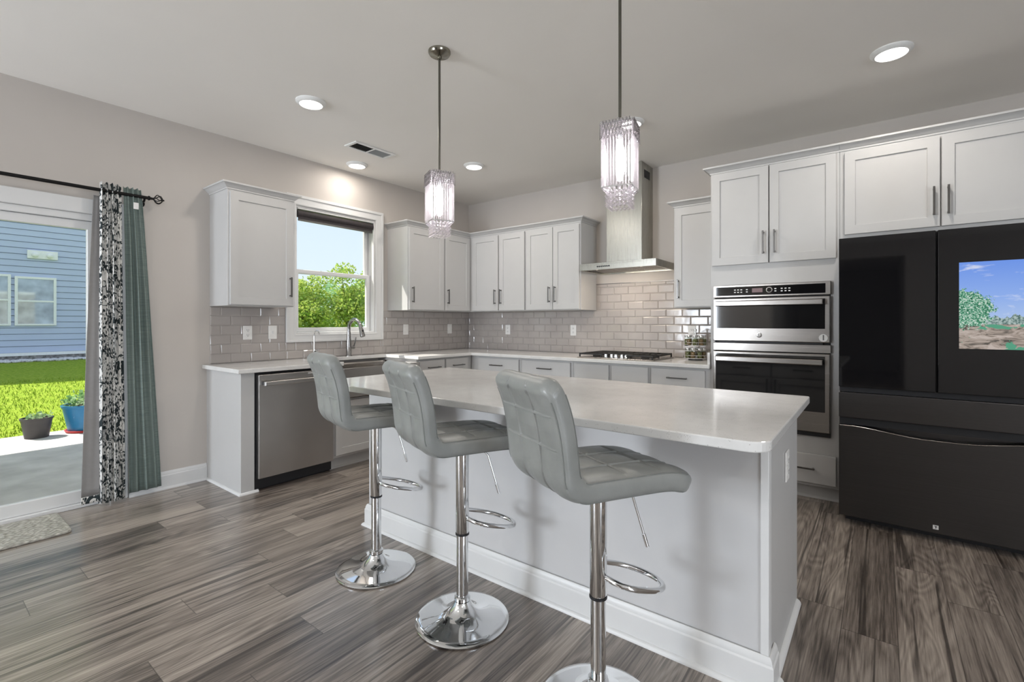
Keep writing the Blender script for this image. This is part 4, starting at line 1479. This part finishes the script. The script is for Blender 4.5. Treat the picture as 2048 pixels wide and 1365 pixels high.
RINGS, IB = pad_rings()
def make_stool():
    s = thing('bar_stool', '', 'stool', (0, 0, 0), 'grey padded bar stools at the island')
    def pad(i0, i1, nm, cap0, cap1):
        m_ = MB()
        V = [[m_.v((x, u, z)) for (x, u, z) in RINGS[i]] for i in range(i0, i1 + 1)]
        K = len(V[0])
        for A, B in zip(V, V[1:]):
            for k in range(K):
                l = (k + 1) % K
                m_.f([A[k], A[l], B[l], B[k]])
        if cap0: m_.f(list(reversed(V[0])))
        if cap1: m_.f(V[-1])
        return m_.build(nm, M['leather'], s, smooth=60)
    seat = pad(0, IB, 'seat', True, True)
    back = pad(IB, len(RINGS) - 1, 'backrest', True, True)
    # piping along both rims (offset from the centre line)
    n = len(PADP)
    def rim(side, face, i0, i1):
        pts = []
        for i in range(i0, i1 + 1, 3):
            r = RINGS[i]
            cand = [q for k, q in enumerate(r) if (q[0] > 0) == (side > 0)]
            p = PADP[i]
            t = (PADP[min(n - 1, i + 1)] - PADP[max(0, i - 1)]).normalized()
            nrm = Vector((-t.y, t.x)) * face
            best = max(cand, key=lambda q: abs(q[0]) * 1.0 + ((q[1] - p.x) * nrm.x + (q[2] - p.y) * nrm.y) * 1.2)
            pts.append(best)
        return pts
    for par, i0, i1 in ((seat, 16, IB - 8), (back, IB + 8, n - 20)):
        for side in (-1, 1):
            for face in (-1, 1):
                m_ = MB(); m_.tube(rim(side, face, i0, i1), 0.0022, 6)
                m_.build('piping', M['leather_thread'], par, smooth=60)
    m_ = MB(); m_.box(-.075, .075, -.075, .075, 0.702, 0.726)
    m_.build('mounting_plate', M['black_plastic'], s, bevel=0.004)
    m_ = MB(); m_.lathe([(0.026, 0.352), (0.0275, 0.354), (0.0275, 0.701), (0.026, 0.7015)], (0, 0, 0), 40)
    m_.build('upper_column', M['chrome'], s, smooth=40)
    m_ = MB(); m_.lathe([(0.0285, 0.3445), (0.0285, 0.3515)], (0, 0, 0), 36)
    m_.build('rubber_ring', M['black_plastic'], s, smooth=40)
    m_ = MB(); m_.lathe([(0.0242, 0.095), (0.0242, 0.3700)], (0, 0, 0), 40)
    m_.build('lower_column', M['chrome'], s, smooth=40)
    m_ = MB(); m_.lathe([(0.028, 0.082), (0.033, 0.085), (0.033, 0.098), (0.029, 0.102), (0.0247, 0.104)], (0, 0, 0), 40)
    m_.build('collar', M['chrome'], s, smooth=40)
    prof = [(0.0, 0.002), (0.182, 0.002), (0.1915, 0.004), (0.193, 0.008), (0.188, 0.0125), (0.165, 0.0165), (0.125, 0.0225), (0.090, 0.031), (0.066, 0.042), (0.049, 0.056), (0.038, 0.070), (0.032, 0.0815)]
    m_ = MB(); m_.lathe(prof, (0, 0, 0), 96)
    m_.build('base_plate', M['chrome'], s, smooth=40)
    # D-shaped foot ring, sloping down towards the front
    pts = []
    hw, reach, z0 = 0.098, 0.238, 0.415
    def fz(v): return z0 - 0.30 * max(0, v - .02)
    L = [(-.024, .012), (-.055, .018), (-.080, .030), (-.093, .050), (-hw, .075), (-hw, .105)]
    for x, v in L: pts.append((x, v, fz(v)))
    for k in range(1, 16):
        a = PI - PI * k / 16
        v = .117 + (reach - .117) * math.sin(a)
        pts.append((hw * math.cos(a), v, fz(v)))
    for x, v in reversed(L): pts.append((-x, v, fz(v)))
    m_ = MB(); m_.tube(pts, 0.0095, 14)
    m_.build('footrest', M['chrome'], s, smooth=60)
    m_ = MB(); m_.tube([(.03, .03, .712), (.05, .075, .690), (.058, .090, .672), (.085, .125, .520)], [.0042, .0042, .0042, .0042], 8)
    lv = m_.build('lift_lever', M['chrome'], s, smooth=60)
    m_ = MB(); m_.tube([(.0785, .1165, .556), (.0855, .1257, .517)], .0062, 10)
    m_.build('lever_grip', M['chrome'], lv, smooth=40)
    return s
stool = make_stool()
ST = [((2.211, -3.052, 0), -15, 0.018, 'grey padded chrome bar stool farthest from the camera, near the dishwasher'),
      ((2.832, -3.083, 0), -21, 0.010, 'middle grey padded chrome bar stool of the three at the island'),
      ((3.494, -3.152, 0), -27, 0.012, 'grey padded chrome bar stool nearest the camera, at the right end of the island')]
stools = [stool] + [copy_tree(stool) for _ in ST[1:]]
for o, (loc, rz, lift, lab) in zip(stools, ST):
    o.location = loc
    o.rotation_euler = (0, 0, math.radians(rz))
    o['label'] = lab
    for ch in o.children:               # gas lift: everything on the sleeve rides up
        if not ch.name.startswith(('lower_column', 'collar', 'base_plate')):
            ch.location.z += lift

# ------------------------------------------------------------------ ceiling lamps
def make_lamp():
    l = thing('recessed_light', '', 'ceiling light', (0, 0, 0), 'round ceiling lights')
    m_ = MB(); m_.lathe([(0.098, 0.0), (0.098, -0.006), (0.092, -0.012), (0.082, -0.020), (0.074, -0.022), (0.073, -0.014)], (0, 0, 0), 48, cap=False)
    m_.build('trim_ring', M['lamp_trim'], l, smooth=30)
    m_ = MB(); m_.lathe([(0.0, -0.012), (0.074, -0.012), (0.074, -0.0165), (0.0, -0.0185)], (0, 0, 0), 40)
    m_.build('lens', M['lens'], l, smooth=40)
    return l
lamp = make_lamp()
LP = [((1.123, -2.783), 'round white ceiling light over the floor in front of the dishwasher'),
      ((0.251, -1.826), 'round white ceiling light close to the wall above the kitchen window'),
      ((1.115, -1.122), 'round white ceiling light nearest the corner of the two tiled walls'),
      ((2.715, -1.129), 'round white ceiling light in front of the range hood, behind the right pendant'),
      ((4.253, -1.137), 'round white ceiling light in front of the refrigerator')]
for k, ((x, y), lab) in enumerate(LP):
    o = lamp if k == 0 else copy_tree(lamp)
    o.location = (x, y, CEIL)
    o['label'] = lab
    area_light('lamp_light', (x, y, CEIL - .0225), (0, 0, -1), 0.14, 0.14, LAMP_W * (0.5 if x < 0.5 else 1.0), LAMP_COL, 'DISK')
# unseen lamps added behind the camera to light the rest of the room
for x, y in ((2.6, -5.6), (5.6, -3.2), (5.6, -6.2), (2.0, -7.4)):
    area_light('lamp_light', (x, y, CEIL - .02), (0, 0, -1), 0.14, 0.14, LAMP_W * 1.4, LAMP_COL, 'DISK')

# ceiling vent
vx, vy = 0.683, -1.983
t = thing('ceiling_vent', 'white rectangular air vent with dark slats in the ceiling', 'vent', (vx, vy, CEIL))
m_ = MB(); m_.cells([vx - .085, vx - .060, vx + .060, vx + .085], [vy - .205, vy - .178, vy - .006, vy + .006, vy + .178, vy + .205],
                    lambda i, j: not (i == 1 and j in (1, 3)), CEIL - .012, CEIL - .0005, 'z')
m_.build('frame', M['lamp_trim'], t, bevel=0.002)
m_ = MB(); m_.box(vx - .059, vx + .059, vy - .177, vy + .177, CEIL - .0025, CEIL - .001)
m_.build('duct_backing', M['dark_inside'], t)
for s0, tilt in ((vy - .178, 1), (vy + .006, -1)):
    m_ = MB()
    for k in range(13):
        y0 = s0 + .006 + k * .0128
        m_.prism([(y0, CEIL - .0105), (y0 + .0012, CEIL - .0112), (y0 + .0012 + tilt * .006, CEIL - .0032), (y0 + tilt * .006, CEIL - .0028)], vx - .0595, vx + .0595, 'x')
    m_.build('louvers', simple('vent_slat_grey', (0.26, 0.27, 0.27), 0.5) if tilt < 0 else M['handle'], t)

# ------------------------------------------------------------------ crystal pendants
def make_pendant():
    p = thing('pendant_light', '', 'pendant light', (0, 0, 0), 'crystal pendants over the island')
    m_ = MB(); m_.lathe([(0.062, -0.0005), (0.062, -0.010), (0.056, -0.020), (0.030, -0.026), (0.012, -0.030), (0.012, -0.045), (0.0, -0.045)], (0, 0, 0), 40)
    m_.build('canopy', M['canopy'], p, smooth=35)
    m_ = MB(); m_.tube([(0, 0, -.040), (0, 0, -.700)], 0.0065, 14)
    m_.build('stem', M['stem'], p, smooth=40)
    S, zt, zb = 0.0615, -0.690, -0.952
    def square_ring(z, s, r):
        m = MB()
        m.cells([-s - r, -s + r, s - r, s + r], [-s - r, -s + r, s - r, s + r], lambda i, j: not (i == 1 and j == 1), z - r, z + r, 'z')
        return m
    m_ = square_ring(zt, S, .0035)
    m_.box(-S, S, -.003, .003, zt - .003, zt + .003)
    m_.build('top_frame', M['chrome'], p)
    m_ = square_ring(zb, S, .0025)
    m_.build('bottom_frame', M['chrome'], p)
    m_ = MB(); m_.lathe([(0.014, -.700), (0.014, -.740), (0.011, -.745), (0, -.745)], (0, 0, 0), 18)
    m_.build('lamp_socket', M['chrome'], p, smooth=40)
    m_ = MB(); m_.lathe([(0.0, -.7455), (0.010, -.747), (0.018, -.790), (0.018, -.880), (0.010, -.915), (0, -.920)], (0, 0, 0), 20)
    m_.build('bulb', M['bulb'], p, smooth=60)
    # crystal rods round the four sides
    ref = None
    n = 10
    for side in range(4):
        for k in range(n):
            a = -S + 2 * S * k / n
            x, y = [(a, -S), (S, a), (-a, S), (-S, -a)][side]
            if ref is None:
                m_ = MB(); m_.lathe([(0.0, 0), (0.0036, -.003), (0.0036, -.256), (0.0, -.259)], (0, 0, 0), 6)
                ref = m_.build('crystal_rod', M['crystal'], p)
                o = ref
            else:
                o = ref.copy(); C.objects.link(o); o.parent = p
            o.location = (x, y, zt - .001)
    # woven bead band near the top
    rr = random.Random(3)
    for side in range(4):
        m_ = MB()
        for row in range(7):
            for k in range(13):
                a = -S + 2 * S * (k + .5 * (row % 2) + .25) / 13
                z = zt + .006 - row * .0105 + rr.uniform(-.003, .003)
                d = S + .005
                x, y = [(a, -d), (d, a), (-a, d), (-d, -a)][side]
                m_.lathe([(0, .0052), (.0046, .0015), (.0046, -.0015), (0, -.0052)], (x, y, z), 5)
        b = m_.build('bead_band', M['crystal'], p)
        m_ = MB()
        for k in range(9):
            for sgn in (-1, 1):
                a0 = -S + 2 * S * (k + .5) / 9
                a1 = max(-S, min(S, a0 + sgn * .020))
                d = S + .008
                q0 = [(a0, -d), (d, a0), (-a0, d), (-d, -a0)][side]
                q1 = [(a1, -d), (d, a1), (-a1, d), (-d, -a1)][side]
                m_.tube([(*q0, zt + .008), (*q1, zt - .066)], .0009, 5)
        m_.build('wire_lattice', M['handle'], b)
    # hanging strands of cut beads under the bottom frame
    S2 = 0.044
    ref = None
    for side in range(4):
        for k in range(5):
            a = -S2 + 2 * S2 * k / 5
            x, y = [(a, -S2), (S2, a), (-a, S2), (-S2, -a)][side]
            if ref is None:
                prof = [(0, 0), (.0012, -.001)]
                for b in range(4):
                    z = -.004 - b * .0185
                    prof += [(.0010, z), (.0074, z - .0040), (.0096, z - .0090), (.0074, z - .0140), (.0010, z - .0180)]
                prof += [(0, -.078)]
                m_ = MB(); m_.lathe(prof, (0, 0, 0), 7)
                ref = m_.build('crystal_strand', M['crystal'], p)
                o = ref
            else:
                o = ref.copy(); C.objects.link(o); o.parent = p
            o.location = (x, y, zb - .004)
    for k in range(4):
        m_ = MB()
        for q in range(6):
            s = q / 5
            a = -S * (1 - s * .0) + 2 * S * s
            d0, d1 = S, S2
            aa = a * S2 / S
            c0 = [(a, -d0), (d0, a), (-a, d0), (-d0, -a)][k]
            c1 = [(aa, -d1), (d1, aa), (-aa, d1), (-d1, -aa)][k]
            m_.tube([(*c0, zb - .002), ((c0[0] + c1[0]) / 2, (c0[1] + c1[1]) / 2, zb - .008), (*c1, zb - .014)], [.0045, .0060, .0045], 6)
        m_.build('skirt_beads', M['crystal'], p)
    return p
pend = make_pendant()
for k, (loc, rz, lab) in enumerate((((2.263, -2.670, CEIL), 64.4, 'crystal pendant light over the far left end of the island'),
                                    ((3.344, -2.670, CEIL), 12.0, 'crystal pendant light over the right part of the island'))):
    o = pend if k == 0 else copy_tree(pend)
    o.location = loc
    o.rotation_euler = (0, 0, math.radians(rz))
    o['label'] = lab

# ------------------------------------------------------------------ curtains
RZ, RXX = 2.118, 0.090
t = thing('curtain_rod', 'black curtain rod with a caged finial above the sliding door', 'curtain rod', (RXX, -4.5, RZ))
m_ = MB(); m_.tube([(RXX, -5.75, RZ), (RXX, -3.425, RZ)], 0.0115, 16)
rod = m_.build('rod', M['rod_black'], t, smooth=40)
m_ = MB(); m_.lathe([(0.0115, 0), (0.016, .003), (0.016, .010), (0.010, .016), (0.008, .030), (0.010, .034), (0.007, .036)], (RXX, -3.4255, RZ), 18, 'y')
m_.lathe([(0, 0), (0.006, .003), (0.006, .009), (0, .012)], (RXX, -3.3370, RZ), 12, 'y')
fin = m_.build('finial_collar', M['rod_black'], t, smooth=40)
for k in range(6):
    pts = []
    for q in range(15):
        s = q / 14
        a = 2 * PI * k / 6 + s * 1.3
        r = 0.030 * math.sin(PI * s) ** .8 + .002
        pts.append((RXX + r * math.cos(a), -3.3905 + s * .054, RZ + r * math.sin(a)))
    m_ = MB(); m_.tube(pts, 0.0032, 8)
    m_.build('cage_wire', M['rod_black'], fin, smooth=60)
m_ = MB(); m_.tube([(0.0005, -3.445, RZ - .03), (0.05, -3.445, RZ - .028), (0.085, -3.445, RZ - .024), (RXX + .002, -3.445, RZ - .0125)], 0.007, 10)
m_.lathe([(0, 0), (0.026, 0), (0.024, .005), (0, .005)], (0.0005, -3.445, RZ - .03), 20, 'x')
m_.build('wall_bracket', M['rod_black'], t, smooth=40)

def drape(name, mat, parent, yt, yb, zt, zb, xc, amp, folds, seed, rows=46, cols=140, thick=0.0022, flare=1.0, xb=None):
    rr = random.Random(seed)
    ph = rr.uniform(0, 6)
    R = []
    for i in range(rows + 1):
        s = i / rows
        z = zt + (zb - zt) * s
        y0 = yt[0] + (yb[0] - yt[0]) * s ** .85
        y1 = yt[1] + (yb[1] - yt[1]) * s ** .85
        row = []
        for k in range(cols + 1):
            q = k / cols
            wob = 0.35 * math.sin(3.1 * s + q * 7 + seed)
            a = 2 * PI * folds * q + ph + wob * s
            am = amp * (0.75 + 0.45 * s * flare) * (0.8 + .2 * math.sin(q * 11 + seed))
            x = xc + (0 if xb is None else (xb - xc) * s) + am * math.sin(a) + .16 * amp * math.sin(9 * s + q * (20 if folds > 1 else 4))
            y = y0 + (y1 - y0) * q + 0.3 * am * math.cos(a) * .6
            row.append((x, y, z + (.004 * math.sin(a) if i in (0, rows) else 0)))
        R.append(row)
    m_ = MB(); m_.sheet(R)
    o = m_.build(name, mat, parent, smooth=70, recalc=False)
    so = o.modifiers.new('thickness', 'SOLIDIFY'); so.thickness = thick; so.offset = 0
    return o
t = thing('curtain', 'black and white floral curtain gathered beside the sliding door', 'curtain', (RXX, -3.63, RZ))
drape('floral_panel', M['floral'], t, (-3.690, -3.578), (-3.695, -3.552), 2.172, 0.022, RXX, 0.024, 4.0, 2)
drape('lining', M['lining'], t, (-3.716, -3.672), (-3.782, -3.690), 2.085, 0.092, 0.066, 0.004, 0.35, 5, cols=30, xb=0.086)
drape('hem_strip', M['floral'], t, (-3.780, -3.690), (-3.783, -3.690), 0.091, 0.045, 0.086, 0.004, 0.35, 5, rows=4, cols=30)
t = thing('curtain', 'teal green sheer curtain gathered right of the floral curtain', 'curtain', (RXX, -3.50, RZ))
drape('teal_panel', M['sheer'], t, (-3.562, -3.466), (-3.530, -3.345), 2.168, 0.048, RXX - .004, 0.020, 3.5, 9)
m_ = MB(); m_.box(RXX + .030, RXX + .0305, -3.515, -3.486, 2.02, 2.065)
m_.build('white_tag', M['white_plastic'], t)

# door mat
m_ = MB(); m_.prism(rounded_rect(0.025, 0.452, -4.76, -3.884, .035, 6), 0.0005, 0.016, 'z')
o = m_.build('door_mat', M['doormat'], None, bevel=0.005, seg=2)
tag(o, 'cream woven door mat on the floor in front of the sliding door', 'door mat')

# ------------------------------------------------------------------ outside
G = -0.12
m_ = MB(); m_.box(-3.93, -0.151, -9.0, -1.2, -0.30, G)
struct(m_.build('patio', M['concrete'], None, bevel=0.01))
m_ = MB(); m_.box(-4.61, -0.151, -9.0, -2.75, 2.76, 2.92)  # unseen porch roof, added above the view to shade the patio
struct(m_.build('roof_added_shade', M['trim']))
def ground_z(x):
    s = max(0.0, min(1.0, (-3.93 - x) / 12.0))
    return -0.15 + 0.22 * s
R = []
gx = [-3.935 - (i / 60) ** 1.6 * 76 for i in range(61)]
rr = random.Random(5)
for x in gx:
    R.append([(x, -45 + 110 * k / 60, ground_z(x) + rr.uniform(-.012, .012)) for k in range(61)])
m_ = MB(); m_.sheet(R)
o = m_.build('lawn', M['grass'], None, smooth=80)
tag(o, 'bright green mown lawn beyond the patio', 'lawn', kind='stuff')
# grass tufts on the part of the lawn seen through the door
m_ = MB()
rr = random.Random(11)
for k in range(9000):
    x = -3.95 - rr.random() ** 1.3 * 6.5
    y = -6.2 + rr.random() * 5.2
    z = ground_z(x)
    h = rr.uniform(.03, .075); a = rr.uniform(0, PI); w = .006
    dx, dy = math.cos(a) * w, math.sin(a) * w
    lx, ly = rr.uniform(-.03, .03), rr.uniform(-.03, .03)
    m_.f([m_.v((x - dx, y - dy, z)), m_.v((x + dx, y + dy, z)), m_.v((x + lx, y + ly, z + h))])
o = m_.build('grass_blades', M['grass'], None, recalc=False)
tag(o, 'blades of grass standing on the sunny lawn beyond the patio', 'grass', kind='stuff')

# neighbour's house
HX = -16.2
t = thing('neighbor_house', 'blue sided house with white trimmed windows across the lawn', 'house', (HX, -6.0, 0.05))
m_ = MB()
rows = []
z = 0.34
lap = 0.185
prof = []
while z < 7.6:
    prof += [(HX + .024, z), (HX + .008, z + lap - .018), (HX - .03, z + lap - .018), (HX - .03, z + lap)]
    z += lap
m_.prism([(HX - 7, 0.30)] + [(HX, 0.30)] + [(x, z) for x, z in prof] + [(HX - 7, 7.6)], -13.0, 1.6, 'y') if False else None
A = [(HX - 6, 0.30), (HX + .0, 0.30)] + prof + [(HX - 6, prof[-1][1])]
m_.prism([(x, z) for x, z in A], -13.0, 1.6, 'y')
m_.bm.clear()
V0 = [m_.v((x, -13.0, z)) for x, z in A]; V1 = [m_.v((x, 1.6, z)) for x, z in A]
m_.f(V0); m_.f(list(reversed(V1)))
for i in range(len(A)):
    j = (i + 1) % len(A)
    m_.f([V0[i], V1[i], V1[j], V0[j]])
wallh = m_.build('siding_wall', M['siding'], t)
m_ = MB(); m_.box(HX - 6.1, HX + .05, -13.2, 1.8, 7.6, 7.8)
m_.prism([(-13.4, 7.8), (2.0, 7.8), (-5.7, 10.6)], HX - 6.3, HX + .25, 'x')
m_.build('gable_roof', M['stone'], t)
m_ = MB(); m_.box(HX - 6, HX + .045, -13.0, 1.6, 0.086, 0.24)
m_.build('stone_foundation', M['stone'], t)
m_ = MB(); m_.box(HX + .023, HX + .06, -13.0, 1.6, 0.235, 0.325)
m_.build('skirt_board', M['house_trim'], t)
def house_window(y0, y1, z0, z1):
    m_ = MB(); zm = (z0 + z1) / 2
    w = .065
    m_.cells([y0, y0 + w, y1 - w, y1], [z0, z0 + .05, zm - .025, zm + .025, z1 - w, z1], lambda i, j: not (i == 1 and j in (1, 3)), HX + .02, HX + .07, 'x')
    f = m_.build('window_frame', M['house_trim'], t)
    m_ = MB(); m_.box(HX + .024, HX + .040, y0 + w, y1 - w, z0 + .05, z1 - w)
    m_.build('window_pane', M['house_glass'], f)
house_window(-2.338, -1.430, 1.145, 2.620)
house_window(-3.330, -2.415, 1.145, 2.660)
house_window(-2.95, -2.02, 4.34, 5.8)
m_ = MB(); m_.box(HX + .02, HX + .075, -2.075, -1.40, 3.185, 3.430)
vb = m_.build('vent_block', M['house_trim'], t)
for yy in (-1.93, -1.60):
    m_ = MB(); m_.lathe([(0.075, 0), (0.075, .05), (0.05, .075), (0, .08)], (HX + .076, yy + .02, 3.29), 16, 'x')
    m_.build('dryer_vent', M['house_trim'], vb, smooth=40)
# white landscaping stones along the foundation
m_ = MB()
rr = random.Random(21)
for k in range(520):
    x = HX + .08 + rr.random() * .55
    y = -6.5 + rr.random() * 8.0
    s = rr.uniform(.04, .10)
    zz = ground_z(x)
    m_.lathe([(0, -s * .4), (s * .8, -s * .15), (s, s * .2), (s * .6, s * .55), (0, s * .65)], (x, y, zz + .02), 6)
o = m_.build('landscape_rocks', M['rock'], None)
tag(o, 'strip of white landscaping rocks along the blue house', 'rocks', kind='stuff')

def leaf_blob(m_, centre, rad, count, size, rr, squash=1.0):
    for _ in range(count):
        while True:
            p = Vector((rr.uniform(-1, 1), rr.uniform(-1, 1), rr.uniform(-1, 1)))
            if 0.25 < p.length < 1: break
        p = Vector((p.x * rad, p.y * rad, p.z * rad * squash)) + Vector(centre)
        d = Vector((rr.uniform(-1, 1), rr.uniform(-1, 1), rr.uniform(-.6, .8))).normalized()
        e = d.orthogonal().normalized()
        e.rotate(Matrix.Rotation(rr.uniform(0, 6.28), 3, d))
        s = size * rr.uniform(.6, 1.3)
        m_.f([m_.v(p), m_.v(p + d * s * .5 + e * s * .3), m_.v(p + d * s), m_.v(p + d * s * .5 - e * s * .3)])

# pots on the patio edge
def pot(name, label, x, y, r0, r1, h, mat, leafy, saucer):
    z0 = G + .0005
    t = thing(name, label, 'plant pot', (x, y, G), None)
    zz = z0
    if saucer:
        m_ = MB(); m_.lathe([(0, 0), (r0 * 1.12, 0), (r0 * 1.22, .028), (r0 * 1.15, .028), (r0 * 1.05, .010), (0, .010)], (x, y, z0), 32)
        m_.build('saucer', M['saucer'], t, smooth=40)
        zz += .0105
    m_ = MB(); m_.lathe([(0, 0), (r0, 0), (r1 * .97, h * .90), (r1, h * .90), (r1 * 1.03, h * .93), (r1 * 1.03, h), (r1 * .95, h), (r1 * .93, h * .88), (0, h * .88)], (x, y, zz), 40)
    m_.build('pot', mat, t, smooth=40)
    m_ = MB(); m_.lathe([(0, 0), (r1 * .92, 0), (r1 * .92, .01), (0, .02)], (x, y, zz + h * .885), 24)
    m_.build('soil', M['soil'], t)
    rr = random.Random(int(x * 100) + 3)
    m_ = MB()
    leaf_blob(m_, (x, y, zz + h + leafy * .25), r1 * .95, 420 if leafy > .1 else 120, .05 if leafy > .1 else .04, rr, leafy / r1 * .8)
    m_.build('foliage', M['leaf_pot'], t, recalc=False)
pot('flower_pot', 'black nursery pot with a small seedling on the patio edge', -3.66, -3.500, 0.105, 0.142, 0.235, M['pot_black'], 0.05, False)
pot('flower_pot', 'large blue plant pot with leafy herbs and red saucer on the patio', -3.70, -3.055, 0.165, 0.225, 0.325, M['pot_blue'], 0.15, True)

# trees beyond the window
def view_point(px, dep):
    yaw = 0.658273
    fw = Vector((-math.sin(yaw), math.cos(yaw))); rt = Vector((math.cos(yaw), math.sin(yaw)))
    v = Vector((4.2093, -4.52695)) + (fw + rt * ((px - 1024) / 955.68)) * dep
    return v.x, v.y
def tree(px, dep, h, spread, mat, label, seed):
    rr = random.Random(seed)
    x, y = view_point(px, dep)
    z0 = ground_z(x) + .014
    t = thing('tree', label, 'tree', (x, y, z0), 'trees behind the kitchen window')
    m_ = MB()
    m_.tube([(x, y, z0), (x + rr.uniform(-.1, .1), y + rr.uniform(-.1, .1), z0 + h * .35), (x + rr.uniform(-.2, .2), y, z0 + h * .75)], [.09 * h / 5, .065 * h / 5, .025], 9)
    tips = []
    for k in range(9):
        zb = z0 + h * rr.uniform(.12, .6)
        a = rr.uniform(0, 2 * PI); L = spread * rr.uniform(.5, 1.0)
        tip = (x + L * math.cos(a), y + L * math.sin(a), zb + h * rr.uniform(.12, .35))
        m_.tube([(x, y, zb), ((x + tip[0]) / 2, (y + tip[1]) / 2, zb + (tip[2] - zb) * .4), tip], [.03, .022, .008], 6)
        tips.append(tip)
    m_.build('trunk', M['bark'], t, smooth=60)
    m_ = MB()
    for tip in tips:
        leaf_blob(m_, tip, spread * .42, 230, .17, rr, .8)
    for k in range(7):
        a = rr.uniform(0, 2 * PI); L = spread * rr.uniform(0, .8)
        zz = z0 + h * (.95 - .25 * (L / spread) - rr.uniform(0, .75))
        leaf_blob(m_, (x + L * math.cos(a), y + L * math.sin(a), zz), spread * .42, 230, .17, rr, .8)
    leaf_blob(m_, (x, y, z0 + h * .93), spread * .32, 150, .15, rr, .8)
    m_.build('foliage', mat, t, recalc=False)
for k, (px, dep, h, sp, mt, lab) in enumerate((
        (690, 24, 4.05, 1.5, 'leaf', 'taller yellow-green tree at the middle of the kitchen window view'),
        (640, 23, 3.5, 1.4, 'leaf', 'yellow-green tree left of the middle in the kitchen window view'),
        (742, 27, 4.1, 1.5, 'leaf_b', 'bluish green tree at the right side of the kitchen window view'),
        (590, 22, 3.0, 1.4, 'leaf', 'lower yellow-green tree at the left edge of the kitchen window view'),
        (665, 30, 3.7, 2.0, 'leaf_b', 'bluish green tree farther back in the kitchen window view'),
        (550, 26, 3.4, 1.8, 'leaf_b', 'bluish green tree at the far left behind the lower yellow-green tree'),
        (615, 32, 3.6, 2.2, 'leaf_b', 'dim bluish green tree at the back left in the window view'))):
    tree(px, dep, h, sp, M[mt], lab, 40 + k)
